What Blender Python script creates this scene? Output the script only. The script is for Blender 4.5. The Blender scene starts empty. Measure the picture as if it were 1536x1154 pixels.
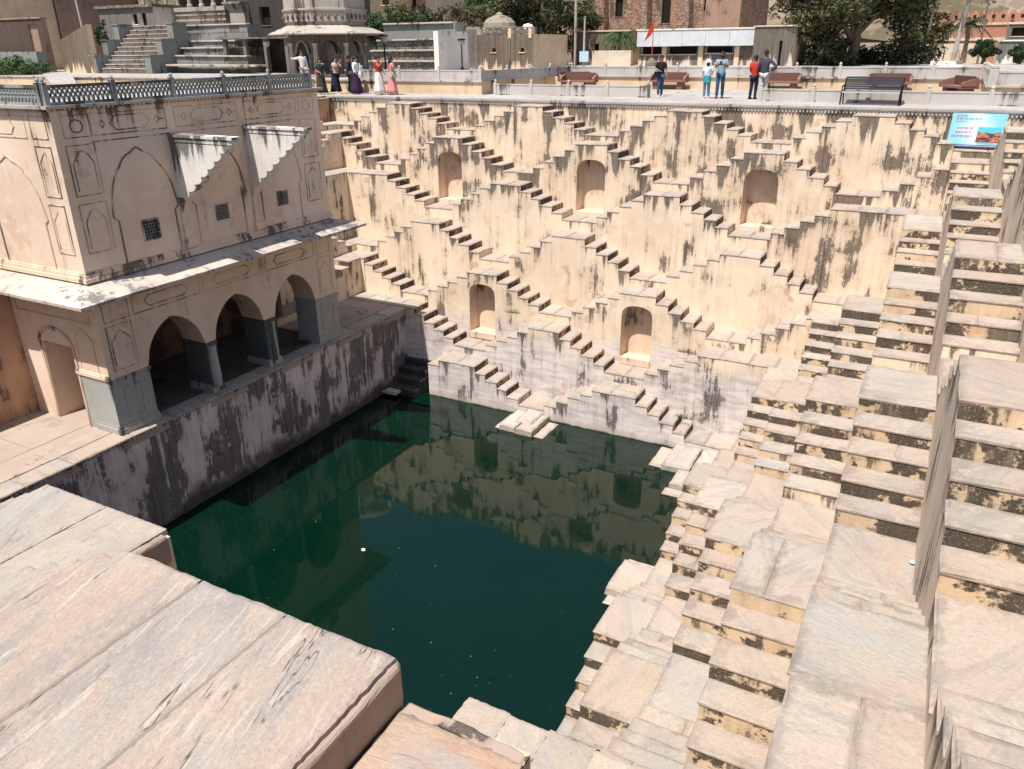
import bpy, math, random
import numpy as np
from mathutils import Vector, Matrix
from mathutils.geometry import tessellate_polygon
R = random.Random(7)
SC = bpy.context.scene
COL = SC.collection

# ------------------------------------------------------------------ camera
CAM = Vector((15.1885, -30.7633, 2.0384))
RX = Vector((0.881989, 0.471174, -0.009532))
RU = Vector((-0.177943, 0.351684, 0.919051))
RF = Vector((-0.436385, 0.808896, -0.394024))
FPX = 1179.786
cd = bpy.data.cameras.new('camera')
cam = bpy.data.objects.new('camera', cd)
COL.objects.link(cam)
m = Matrix((RX, RU, -RF)).transposed().to_4x4()
m.translation = CAM
cam.matrix_world = m
cd.sensor_width = 36.0
cd.lens = 36.0 * FPX / 1536.0
cd.clip_start = 0.05
cd.clip_end = 3000
SC.camera = cam
# ------------------------------------------------------------------ light
EL, AZ = math.radians(65), math.radians(13)      # sun height, turn from -Y towards -X
w = bpy.data.worlds.new('World')
SC.world = w
w.use_nodes = True
nt = w.node_tree
sky = nt.nodes.new('ShaderNodeTexSky')
sky.sky_type = 'NISHITA'
sky.sun_disc = False
sky.sun_elevation = EL
sky.sun_rotation = math.radians(180) + AZ
sky.dust_density = 1.5
bg = nt.nodes['Background']
bg.inputs['Strength'].default_value = 0.085
nt.links.new(sky.outputs[0], bg.inputs[0])
sd = bpy.data.lights.new('sun', 'SUN')
sd.energy = 4.4
sd.angle = math.radians(0.53)
sd.color = (1.0, 0.965, 0.92)
sun = bpy.data.objects.new('sun', sd)
COL.objects.link(sun)
sdir = Vector((-math.sin(AZ) * math.cos(EL), -math.cos(AZ) * math.cos(EL), math.sin(EL)))
sun.rotation_euler = sdir.to_track_quat('Z', 'Y').to_euler()
sun.location = (0, -30, 40)
vs = SC.view_settings
vs.view_transform = 'Standard'
vs.look = 'None'
vs.exposure = 0.62
vs.gamma = 1.0
SC.cycles.max_bounces = 6
SC.cycles.diffuse_bounces = 3

# ------------------------------------------------------------------ helpers
def hit(u, v, x=None, y=None, z=None):
    """point on a known plane that the photograph shows at pixel u, v"""
    d = RX * ((u - 768) / FPX) + RU * (-(v - 577) / FPX) + RF
    t = (x - CAM.x) / d.x if x is not None else (y - CAM.y) / d.y if y is not None else (z - CAM.z) / d.z
    return CAM + d * t

def tag(o, label=None, cat=None, group=None, kind=None):
    if label: o['label'] = label
    if cat: o['category'] = cat
    if group: o['group'] = group
    if kind: o['kind'] = kind
    return o

def empty(name, loc=(0, 0, 0), rz=0.0, parent=None):
    o = bpy.data.objects.new(name, None)
    o.empty_display_size = 0.2
    COL.objects.link(o)
    o.location = loc
    o.rotation_euler = (0, 0, rz)
    o.parent = parent
    return o

def thing(name, label, cat, loc=(0, 0, 0), rz=0.0, group=None):
    return tag(empty(name, loc, rz), label, cat, group)

def link(name, me, parent=None, loc=(0, 0, 0), rz=0.0):
    o = bpy.data.objects.new(name, me)
    COL.objects.link(o)
    o.location = loc
    o.rotation_euler = (0, 0, rz)
    o.parent = parent
    return o

class MB:
    """collects faces for ONE mesh"""
    def __init__(s):
        s.v = []; s.f = []; s.mi = []; s.uv = []
    def face(s, pts, mi=0, uv=None):
        n = len(s.v)
        s.v.extend([tuple(p) for p in pts])
        s.f.append(tuple(range(n, n + len(pts))))
        s.mi.append(mi)
        s.uv.append(uv)
    def box(s, x0, x1, y0, y1, z0, z1, mi=0):
        n = len(s.v)
        s.v += [(x0, y0, z0), (x1, y0, z0), (x1, y1, z0), (x0, y1, z0), (x0, y0, z1), (x1, y0, z1), (x1, y1, z1), (x0, y1, z1)]
        for q in ((0, 3, 2, 1), (4, 5, 6, 7), (0, 1, 5, 4), (1, 2, 6, 5), (2, 3, 7, 6), (3, 0, 4, 7)):
            s.f.append(tuple(n + i for i in q)); s.mi.append(mi)
            s.uv.append([(s.v[n + i][0] + s.v[n + i][1], z1 - s.v[n + i][2]) for i in q])
        return s
    def loops(s, loops, close=True, cap0=True, cap1=True, mi=0):
        """skin a list of point loops of equal length"""
        n = len(s.v); k = len(loops[0])
        for l in loops: s.v.extend([tuple(p) for p in l])
        for a in range(len(loops) - 1):
            for i in range(k if close else k - 1):
                j = (i + 1) % k
                s.f.append((n + a * k + i, n + a * k + j, n + (a + 1) * k + j, n + (a + 1) * k + i)); s.mi.append(mi); s.uv.append(None)
        if cap0: s.f.append(tuple(n + i for i in reversed(range(k)))); s.mi.append(mi); s.uv.append(None)
        if cap1: s.f.append(tuple(n + (len(loops) - 1) * k + i for i in range(k))); s.mi.append(mi); s.uv.append(None)
        return s
    def lathe(s, c, prof, n=16, mi=0, cap0=True, cap1=True):
        return s.loops([[(c[0] + r * math.cos(2 * math.pi * i / n), c[1] + r * math.sin(2 * math.pi * i / n), c[2] + z) for i in range(n)] for r, z in prof], mi=mi, cap0=cap0, cap1=cap1)
    def tube(s, pts, rad, n=8, mi=0):
        pts = [Vector(p) for p in pts]
        if not hasattr(rad, '__len__'): rad = [rad] * len(pts)
        L = []
        for i, p in enumerate(pts):
            d = (pts[min(i + 1, len(pts) - 1)] - pts[max(i - 1, 0)]).normalized()
            a = d.cross(Vector((0.13, 0.21, 1)) if abs(d.z) < 0.95 else Vector((1, 0.1, 0))).normalized(); b = d.cross(a)
            L.append([p + (a * math.cos(2 * math.pi * j / n) + b * math.sin(2 * math.pi * j / n)) * rad[i] for j in range(n)])
        return s.loops(L, mi=mi)
    def poly(s, outer, holes, f, d0, d1, mi=0, side=True):
        """extrude the 2-D outline (with holes) between two depths; f(a, b, d) gives the 3-D point"""
        loops = [outer] + list(holes)
        tri = tessellate_polygon([[Vector((a, b, 0)) for a, b in l] for l in loops])
        flat = [q for l in loops for q in l]
        for d in (d0, d1):
            for t in tri:
                s.face([f(flat[i][0], flat[i][1], d) for i in t], mi, [(flat[i][0], -flat[i][1]) for i in t])
        if side:
            for l in loops:
                for i in range(len(l)):
                    a, b = l[i], l[(i + 1) % len(l)]
                    s.face([f(a[0], a[1], d0), f(b[0], b[1], d0), f(b[0], b[1], d1), f(a[0], a[1], d1)], mi)
        return s
    def mesh(s, name, mats, smooth=False):
        me = bpy.data.meshes.new(name)
        me.from_pydata(s.v, [], s.f)
        for q in (mats if isinstance(mats, (list, tuple)) else [mats]): me.materials.append(q)
        me.polygons.foreach_set('material_index', s.mi)
        if any(u is not None for u in s.uv):
            ul = me.uv_layers.new(name='st')
            arr = np.zeros((len(me.loops), 2), np.float32); k = 0
            for fc, u in zip(s.f, s.uv):
                if u is not None: arr[k:k + len(fc)] = u
                else: arr[k:k + len(fc)] = (0, 0.6)
                k += len(fc)
            ul.data.foreach_set('uv', arr.ravel())
        if smooth: me.polygons.foreach_set('use_smooth', [True] * len(me.polygons))
        me.update()
        return me
    def build(s, name, mats, parent=None, loc=(0, 0, 0), rz=0.0, smooth=False):
        return link(name, s.mesh(name, mats, smooth), parent, loc, rz)

# ------------------------------------------------------------------ materials
class NB:
    def __init__(s, name):
        s.mat = bpy.data.materials.new(name); s.mat.use_nodes = True
        s.nt = s.mat.node_tree; s.b = s.nt.nodes['Principled BSDF']
    def n(s, t, **kw):
        q = s.nt.nodes.new(t)
        for k, v in kw.items():
            if hasattr(q, k): setattr(q, k, v)
        return q
    def put(s, sock, v):
        if isinstance(v, bpy.types.NodeSocket): s.nt.links.new(v, sock)
        elif isinstance(v, (tuple, list)) and sock.type == 'RGBA' and len(v) == 3: sock.default_value = (*v, 1)
        else: sock.default_value = v
    def math(s, op, a, b=0.0, c=None, clamp=False):
        q = s.n('ShaderNodeMath', operation=op, use_clamp=clamp)
        s.put(q.inputs[0], a); s.put(q.inputs[1], b)
        if c is not None: s.put(q.inputs[2], c)
        return q.outputs[0]
    def vec(s, op, a, b):
        q = s.n('ShaderNodeVectorMath', operation=op); s.put(q.inputs[0], a)
        if op == 'SCALE': s.put(q.inputs[3], b)
        else: s.put(q.inputs[1], b)
        return q.outputs[0]
    def mix(s, f, a, b, mode='MIX'):
        q = s.n('ShaderNodeMix', data_type='RGBA', blend_type=mode)
        s.put(q.inputs[0], f); s.put(q.inputs[6], a); s.put(q.inputs[7], b)
        return q.outputs[2]
    def step(s, x, a, b, lo=0.0, hi=1.0):
        q = s.n('ShaderNodeMapRange', interpolation_type='SMOOTHSTEP', clamp=True)
        for i, v in enumerate((x, a, b, lo, hi)): s.put(q.inputs[i], v)
        return q.outputs[0]
    def noise(s, vec, scale, detail=3.0, rough=0.55, dist=0.0):
        q = s.n('ShaderNodeTexNoise'); s.put(q.inputs['Vector'], vec)
        for k, v in (('Scale', scale), ('Detail', detail), ('Roughness', rough), ('Distortion', dist)): s.put(q.inputs[k], v)
        return q.outputs['Fac']
    def pos(s): return s.n('ShaderNodeNewGeometry').outputs['Position']
    def sep(s, v):
        q = s.n('ShaderNodeSeparateXYZ'); s.put(q.inputs[0], v); return q.outputs
    def rand(s): return s.n('ShaderNodeObjectInfo').outputs['Random']
    def uv(s):
        q = s.n('ShaderNodeUVMap'); q.uv_map = 'st'; return s.sep(q.outputs[0])
    def bump(s, h, strength=0.3, dist=0.02):
        q = s.n('ShaderNodeBump'); s.put(q.inputs['Height'], h)
        q.inputs['Strength'].default_value = strength; q.inputs['Distance'].default_value = dist
        s.put(s.b.inputs['Normal'], q.outputs[0])
    def done(s, col, rough=0.85, spec=0.25):
        s.put(s.b.inputs['Base Color'], col); s.put(s.b.inputs['Roughness'], rough)
        s.b.inputs['Specular IOR Level'].default_value = spec
        return s.mat

def plain(name, col, rough=0.8, var=0.12, scale=6.0, spec=0.25, metal=0.0, bump=0.15):
    b = NB(name); p = b.pos()
    n1 = b.noise(p, scale, 4); n2 = b.noise(p, scale * 7, 3)
    c = b.mix(b.math('MULTIPLY_ADD', n1, 0.7, b.math('MULTIPLY', n2, 0.3)), tuple(x * (1 - var * 2) for x in col), tuple(min(1, x * (1 + var * 1.6)) for x in col))
    if bump: b.bump(n2, bump, 0.01)
    b.b.inputs['Metallic'].default_value = metal
    return b.done(c, rough, spec)

def plaster(name, base, dark=0.5, top=0.35, peel=0.5, lime=False, lichen=(0.018, 0.0155, 0.0145), crust=False, low=None, runs=0.10):
    """lime plaster with run-off streaks, flaked patches and soot; dark = how much of it is stained, top = drips below ledges"""
    b = NB(name); p = b.pos(); u = b.uv(); z = b.sep(p)[2]
    big = b.noise(p, 0.33, 2); med = b.noise(p, 2.6, 4); fine = b.noise(p, 23, 4, 0.7); grit = b.noise(p, 60, 3, 0.6)
    streak = b.noise(b.vec('MULTIPLY', p, (5.5, 5.5, 0.33)), 1.0, 5, 0.62)
    thin = b.noise(b.vec('MULTIPLY', p, (17, 17, 0.4)), 1.0, 3, 0.5)
    gate = b.noise(b.vec('MULTIPLY', b.vec('ADD', p, (3.7, 1.9, 0)), (1.25, 1.25, 0.10)), 1.0, 2)
    patch = b.noise(b.vec('MULTIPLY', b.vec('ADD', p, (13.1, 4.2, 7.7)), (0.95, 0.95, 0.62)), 1.0, 4, 0.6)
    c = b.mix(b.step(big, 0.35, 0.68), tuple(x * y for x, y in zip(base, (0.92, 0.89, 0.86))), tuple(min(1, x * 1.08) for x in base))
    c = b.mix(b.step(med, 0.45, 0.75, 0, 0.5), c, (min(.85, base[0] * 1.10), min(.85, base[1] * 1.15), min(.85, base[2] * 1.24)))
    if lime:   # whitewash left below the old high-water mark
        zz = b.math('MULTIPLY_ADD', med, 0.9, b.math('MULTIPLY_ADD', big, 1.2, z))
        lm = b.step(zz, -6.5, -7.4)
        c = b.mix(lm, c, b.mix(b.step(b.noise(b.vec('MULTIPLY', p, (1, 1, 5)), 1.2, 5, .6), .35, .7), (0.70, 0.62, 0.58), (0.50, 0.43, 0.40)))
    # thin ochre runs, weak
    c = b.mix(b.step(thin, 0.50, 0.70, 0, runs), c, (base[0] * 0.78, base[1] * 0.68, base[2] * 0.58))
    # flaked patches showing the red-brown undercoat
    pe = b.step(b.math('MULTIPLY_ADD', b.noise(b.vec('ADD', p, (3, 9, 1)), 1.15, 4, 0.6), 1.0, b.math('MULTIPLY', med, 0.12)), 0.68, 0.73, 0, peel)
    c = b.mix(pe, c, (0.46, 0.27, 0.16))
    # drips of uneven length below ledges, only along some stretches
    dr = b.math('MULTIPLY_ADD', u[1], -0.36, b.math('MULTIPLY_ADD', streak, 0.95, b.math('MULTIPLY', fine, 0.16)))
    dr = b.math('ADD', dr, b.math('MULTIPLY_ADD', b.step(gate, 0.44, 0.64), 0.36, top * 0.62 - 0.36))
    d1 = b.math('MAXIMUM', b.step(dr, 0.54, 0.63, 0, 0.93), b.step(dr, 0.42, 0.60, 0, 0.26))
    # free-standing soot and lichen patches, ragged, drawn downwards
    pq = b.math('MULTIPLY_ADD', patch, 0.75, b.math('MULTIPLY_ADD', streak, 0.42, b.math('MULTIPLY', fine, 0.15)))
    lo = 0.835 - dark * 0.42
    d2 = b.math('MAXIMUM', b.step(pq, lo + .015, lo + 0.075, 0, 0.93), b.step(pq, lo - .08, lo + .05, 0, .24))
    st_ = b.math('MAXIMUM', d1, d2)
    st = b.math('MULTIPLY', st_, b.step(thin, .30, .56, 1.0, .86))
    if crust:
        cr = b.noise(p, 7.0, 5, 0.65); bl = b.noise(b.vec('ADD', p, (5, 5, 5)), 1.9, 2)
        st = b.math('MAXIMUM', st, b.step(b.math('MULTIPLY_ADD', bl, 0.95, b.math('MULTIPLY', cr, 0.55)), 0.715, 0.775, 0, 0.93))
    if low:    # slime that climbs from the water
        lw = b.step(b.math('MULTIPLY_ADD', patch, low[2], b.math('MULTIPLY_ADD', med, .5, z)), low[0], low[1], 1.0, 0.0)
        st = b.math('MAXIMUM', st, b.math('MULTIPLY', lw, 0.95))
    st = b.math('MULTIPLY', st, b.step(b.math('MULTIPLY_ADD', grit, .55, b.math('MULTIPLY', fine, .55)), 0.36, 0.54, 0.50, 1.0))
    grey = b.mix(b.step(b.math('MULTIPLY_ADD', fine, .6, b.math('MULTIPLY', streak, .5)), 0.42, 0.72), lichen, tuple(x * 3.2 for x in lichen))
    c = b.mix(st, c, grey)
    if lime:
        wl = b.step(b.math('MULTIPLY_ADD', med, 0.5, z), -10.35, -10.05, 1.0, 0.0)
        c = b.mix(b.math('MULTIPLY', wl, 0.6), c, (0.46, 0.42, 0.35))
        al = b.step(b.math('MULTIPLY_ADD', med, 0.14, z), -10.60, -10.50, 1.0, 0.0)
        c = b.mix(al, c, (0.03, 0.05, 0.02))
    hgt = b.math('MULTIPLY_ADD', med, 0.6, b.math('MULTIPLY', fine, 0.4))
    b.bump(hgt, 0.4, 0.03)
    return b.done(c, 0.92, 0.15)

def stone(name, tint=(1, 1, 1), crack=0.0, scale=1.0, ang=None, grain=0.22, band=0.0):
    """quartzite slabs: every slab its own tone, with veins along one direction"""
    b = NB(name); p = b.pos(); r = b.rand()
    off = b.n('ShaderNodeCombineXYZ')
    b.put(off.inputs[0], b.math('MULTIPLY', r, 61.0)); b.put(off.inputs[1], b.math('MULTIPLY', r, 37.0)); b.put(off.inputs[2], b.math('MULTIPLY', r, 11.0))
    q = b.vec('ADD', p, off.outputs[0])
    rot = b.n('ShaderNodeVectorRotate', rotation_type='Z_AXIS'); b.put(rot.inputs['Vector'], q); b.put(rot.inputs['Angle'], b.math('MULTIPLY_ADD', r, 7.0, 0.3) if ang is None else ang)
    q = rot.outputs[0]
    wv = b.noise(b.vec('MULTIPLY', q, (0.55 * scale, 3.1 * scale, 1.5)), 1.0, 5, 0.6, 0.9)
    wv2 = b.noise(b.vec('MULTIPLY', q, (0.9 * scale, 7.5 * scale, 3)), 1.3, 5, 0.65, 1.2)
    bl = b.noise(q, 1.1, 3); fine = b.noise(q, 30, 4, 0.7); spk = b.noise(q, 9, 4, 0.7)
    ramp = b.n('ShaderNodeValToRGB'); b.put(ramp.inputs[0], b.math('FRACT', b.math('MULTIPLY', r, 17.3)))
    e = ramp.color_ramp.elements
    cols = [(0.435, 0.36, 0.29), (0.42, 0.325, 0.255), (0.475, 0.40, 0.33), (0.375, 0.335, 0.285), (0.445, 0.345, 0.26), (0.505, 0.435, 0.365), (0.40, 0.34, 0.28)]
    e[0].color = (*cols[0], 1); e[0].position = 0
    e[1].color = (*cols[-1], 1); e[1].position = 1
    for i, c in enumerate(cols[1:-1]):
        k = e.new((i + 1) / (len(cols) - 1)); k.color = (*c, 1)
    c = b.mix(1.0, ramp.outputs[0], tint, 'MULTIPLY')
    c = b.mix(b.step(wv, 0.46, 0.66, 0, 0.62), c, (0.28 * tint[0], 0.255 * tint[1], 0.235 * tint[2]))
    c = b.mix(b.step(wv, 0.46, 0.33, 0, 0.6), c, (0.45 * tint[0], 0.315 * tint[1], 0.225 * tint[2]))
    c = b.mix(b.step(wv2, 0.54, 0.72, 0, 0.36), c, (0.56, 0.485, 0.405))
    c = b.mix(b.step(bl, 0.52, 0.74, 0, 0.5), c, (0.30 * tint[0], 0.255 * tint[1], 0.215 * tint[2]))
    dust = b.noise(p, 0.8, 4, .6)
    ed = b.uv()[1]; gn = b.noise(p, 4.5, 4, .65)
    c = b.mix(b.step(b.math('MULTIPLY_ADD', b.math('SUBTRACT', gn, .5), -.34, ed), 0.0, 0.07, 0.5, 0), c, (.19, .15, .12))
    if band:
        c = b.mix(b.step(wv, 0.47, 0.60, 0, band), c, (0.30, 0.275, 0.255)); c = b.mix(b.step(wv, 0.44, 0.36, 0, band), c, (0.46, 0.335, 0.26)); c = b.mix(b.step(wv2, 0.55, 0.64, 0, band), c, (0.62, 0.55, 0.48))
    c = b.mix(b.step(dust, 0.42, 0.64, 0, 0.40), c, (0.50, 0.41, 0.33))
    c = b.mix(b.step(spk, 0.60, 0.76, 0, 0.4), c, (0.16, 0.13, 0.11))
    c = b.mix(b.step(fine, 0.3, 0.75, 0, 0.25), c, (0.19, 0.155, 0.13))
    h = b.math('MULTIPLY_ADD', wv2, 0.5, b.math('MULTIPLY_ADD', fine, 0.22, b.math('MULTIPLY', wv, 0.5)))
    if crack:
        cn = b.noise(b.vec('MULTIPLY', q, (0.22, 1.9, 1)), 1.0, 5, 0.55, 0.25)
        ln = b.math('ABSOLUTE', b.math('SUBTRACT', cn, 0.52))
        msk = b.step(b.noise(b.vec('ADD', q, (2, 7, 0)), 1.1, 2), 0.49, 0.54)
        ck = b.math('MULTIPLY', b.step(ln, 0.0, 0.0055, 1, 0), msk)
        c = b.mix(b.math('MULTIPLY', ck, crack), c, (0.05, 0.04, 0.035))
        h = b.math('MULTIPLY_ADD', ck, -0.9, h)
    if grain:
        cl = b.noise(b.vec('MULTIPLY', q, (.7, 1.5, 1)), 1.0, 4, .6, .6); c = b.mix(b.step(cl, .5, .68, 0, .55), c, (.42, .315, .255)); c = b.mix(b.step(cl, .46, .30, 0, .6), c, (.36, .34, .325)); g1 = b.noise(b.vec('MULTIPLY', q, (5.5, 9, 5)), 2.4, 6, .75); c = b.mix(b.step(g1, .5, .68, 0, grain), c, (.22, .18, .155)); c = b.mix(b.step(g1, .47, .34, 0, grain * .8), c, (.62, .55, .48)); h = b.math('MULTIPLY_ADD', g1, 1.2, h)
    b.bump(h, 0.5 + grain * .5, 0.03)
    return b.done(c, 0.85, 0.2)

CREAM = (0.775, 0.62, 0.46)
M_WALL = plaster('cream plaster', CREAM, dark=0.29, top=.20, lime=True, runs=.22)
M_WALL_D = plaster('sooty cream plaster', (0.75, 0.59, 0.43), dark=0.42, top=.47, lime=True, runs=.26)
M_RISER = plaster('riser plaster', (0.62, 0.47, 0.31), dark=0.40, top=0.1, crust=True, lichen=(.020, .017, .015))
M_REDRISER = plaster('stained red riser', (0.50, 0.30, 0.19), dark=0.45, top=0.35, crust=True)
M_NICHE = plaster('niche plaster', (0.72, 0.555, 0.41), dark=0.28, top=0.1)
M_POOLWALL = plaster('pool wall limewash', (0.68, 0.59, 0.56), dark=0.50, top=0.25, lichen=(0.016, 0.016, 0.017), low=(-9.5, -8.7, 1.6))
M_DARKSTEP = plaster('shade-darkened step stone', (0.10, 0.095, 0.085), dark=0.6, top=0.2, peel=0, lichen=(0.02, 0.02, 0.02))  # stone colour darkened to paint in the shade of the corner
M_PAV = plaster('pavilion plaster', (0.755, 0.585, 0.445), dark=0.14, top=0.18, peel=0.3, runs=.05)
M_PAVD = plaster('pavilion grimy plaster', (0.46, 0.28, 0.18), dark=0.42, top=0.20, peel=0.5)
M_GROOVE = plaster('grimy moulding', (0.65, 0.495, 0.375), dark=0.36, top=0.2, peel=0.0, runs=.07)
M_STONE = stone('quartzite slab')
M_STONE_P = stone('pale quartzite slab', (1.22, 1.24, 1.26))
M_SLAB = stone('cracked sandstone slab', (0.98, 1.01, 1.05), crack=0.85, scale=0.7, ang=math.radians(78), grain=.34, band=.6)
M_GREY = plaster('grey green marble', (0.37, 0.375, 0.345), dark=0.25, top=0.1, peel=0.0)
M_GREYD = plaster('shade-deepened green marble', (0.10, 0.115, 0.108), dark=0.2, top=0.1, peel=0.0)  # dark green marble, deepened further to paint the shade inside the arches
M_WHITE = plaster('weathered white stone', (0.72, 0.68, 0.61), dark=0.30, top=0.5, peel=0.1)
M_CEM = plaster('grey cement', (0.45, 0.415, 0.38), dark=0.16, top=0.10, peel=0.0, runs=.1)
M_PAVE = plaster('paved walkway', (0.38, 0.35, 0.32), dark=0.10, top=0.0, peel=0.0, runs=0)
M_MORTAR = plain('grey mortar', (0.24, 0.20, 0.17), 0.95, 0.2, 9)

def water_mat():
    b = NB('green pool water'); p = b.pos()
    n1 = b.noise(p, 0.5, 2); n2 = b.noise(p, 5.0, 3); n3 = b.noise(p, 1.6, 2)
    c = b.mix(n1, (0.0007, 0.0095, 0.0048), (0.0011, 0.0145, 0.0078))
    b.bump(b.math('MULTIPLY_ADD', n2, 0.25, n3), 0.035, 0.05)
    m = b.done(c, 0.03, 0.5); b.b.inputs['IOR'].default_value = 1.45
    return m
M_WATER = water_mat()
# ------------------------------------------------------------------ the stepwell
PB, SB, WB = 6.4056, 0.4543, 1.0121               # far wall: spacing of the stairs, tread, depth of a row
ZP = [0, -.13, -1.35, -2.89, -4.50, -6.04, -7.52, -9.06]
HR = [0, .196, .245, .237, .249, .237, .247, .242]
AB = [0, 1.34, 1.36, 1.36, 1.37, 1.38, 1.27, 1.62]
PR, SR, WR, XR = 6.65, 0.46, 1.04, 17.65          # wall opposite the pavilion
XL, WL = -10.85, 0.99
WATER = -10.65
ORD = ['', 'top', 'second', 'third', 'fourth', 'fifth', 'sixth', 'lowest']
NTH = ['first', 'second', 'third', 'fourth', 'fifth', 'sixth']

def mback(k): return lambda s, d, z: (s, -k * WB + d, z)
def mright(k): return lambda s, d, z: (XR - k * WR + 0.02 * (-s - 12) + d, s, z)
def mleft(k): return lambda s, d, z: (XL + k * WL - d, s, z)

def profile(k, smin, smax, centers, a, st):
    """stepped top line of one row: (from, to, height, kind)"""
    z, h = ZP[k], HR[k]
    E = [(c - a / 2 - 4 * st, c) for c in centers]
    out = []
    prev = smin
    for c in sorted(centers):
        l = c - a / 2 - 4 * st
        if l > prev: out.append((prev, l, z - 5 * h, 'valley'))
        for j in range(4, 0, -1): out.append((c - a / 2 - j * st, c - a / 2 - (j - 1) * st, z - j * h, 'tread'))
        out.append((c - a / 2, c + a / 2, z, 'peak'))
        for j in range(1, 5): out.append((c + a / 2 + (j - 1) * st, c + a / 2 + j * st, z - j * h, 'tread'))
        prev = c + a / 2 + 4 * st
    if prev < smax: out.append((prev, smax, z - 5 * h, 'valley'))
    jit = {}
    for o in out:
        for e in (o[0], o[1]): jit.setdefault(round(e, 3), R.uniform(-.03, .03))
    out = [(o[0] + jit[round(o[0], 3)], o[1] + jit[round(o[1], 3)], o[2] + R.uniform(-.016, .016), o[3]) for o in out]
    res = []
    for s0, s1, zz, kd in out:
        s0, s1 = max(s0, smin), min(s1, smax)
        if s1 - s0 > 0.02: res.append([s0, s1, zz, kd])
    return res

def flatten(segs, s0, s1, z, kd='peak'):
    """replace what lies between s0 and s1 by one level"""
    res = []
    for a, b, zz, k in segs:
        if b <= s0 + .02 or a >= s1 - .02: res.append([a, b, zz, k]); continue
        if a < s0 - .02: res.append([a, s0, zz, k])
        if b > s1 + .02: res.append([s1, b, zz, k])
    res.append([s0, s1, z, kd])
    return sorted(res)

SLABS = {}
def slab_mesh(lx, ly, t, mat, var, worn=0.012):
    """stone slab with worn, uneven arrises; its top at z = 0, its middle at the origin"""
    key = (round(lx, 2), round(ly, 2), round(t, 3), mat.name, var, worn)
    if key in SLABS: return SLABS[key]
    rr = random.Random(hash(key[:3]) ^ (var * 7919))
    per = []
    def side(ax, ay, bx, by):
        n = max(1, int(math.hypot(bx - ax, by - ay) / 0.22))
        for i in range(n): per.append((ax + (bx - ax) * i / n, ay + (by - ay) * i / n))
    hx, hy = lx / 2, ly / 2
    side(-hx, -hy, hx, -hy); side(hx, -hy, hx, hy); side(hx, hy, -hx, hy); side(-hx, hy, -hx, -hy)
    def ring(ins, z, jit, zj):
        o = []
        for x, y in per:
            sx = 1 - 2 * (ins + rr.uniform(0, jit)) / lx if abs(abs(x) - hx) < 1e-6 else 1
            sy = 1 - 2 * (ins + rr.uniform(0, jit)) / ly if abs(abs(y) - hy) < 1e-6 else 1
            o.append((x * sx, y * sy, z + rr.uniform(-zj, zj)))
        return o
    b = MB()
    b.loops([ring(0.006, -t, 0, 0), ring(0.0, -t * 0.55, worn * 0.6, 0.002), ring(worn * 0.35, -worn, worn, 0.003), ring(worn * 1.7, -0.001, worn, 0.003)], cap0=False, cap1=False)
    n = len(b.v) - len(per)
    b.v.append((0, 0, rr.uniform(-.004, .004)))
    for i in range(len(per)):
        b.f.append((n + i, n + (i + 1) % len(per), len(b.v) - 1)); b.mi.append(0); b.uv.append([(0, 0), (0, 0), (0, min(lx, ly) / 2)])
    b.uv = [u if u is not None else [(0, .02)] * 4 for u in b.uv]
    me = b.mesh('stone_slab', mat)
    SLABS[key] = me
    return me

def slab(name, parent, x0, x1, y0, y1, z, t=0.055, mat=None, worn=0.018, tilt=0.009):
    me = slab_mesh(x1 - x0, y1 - y0, t, mat or M_STONE, R.randrange(6), worn)
    o = link(name, me, parent, ((x0 + x1) / 2, (y0 + y1) / 2, z + R.uniform(-.004, .004)))
    o.rotation_euler = (R.uniform(-tilt, tilt), R.uniform(-tilt, tilt), R.uniform(-.004, .004))
    return o

def arch_loop(c, w, z0, h, n=10, p=2.6):
    """flat-shouldered niche outline, left foot first"""
    r = w / 2; zs = z0 + h - r * 0.78
    pts = [(c - r, z0)]
    for i in range(n + 1):
        t = math.pi * (1 - i / n)
        x = math.copysign(abs(math.cos(t)) ** (2 / p), math.cos(t)); y = abs(math.sin(t)) ** (2 / p)
        pts.append((c + r * x, zs + r * 0.78 * y))
    pts.append((c + r, z0))
    return pts

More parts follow.
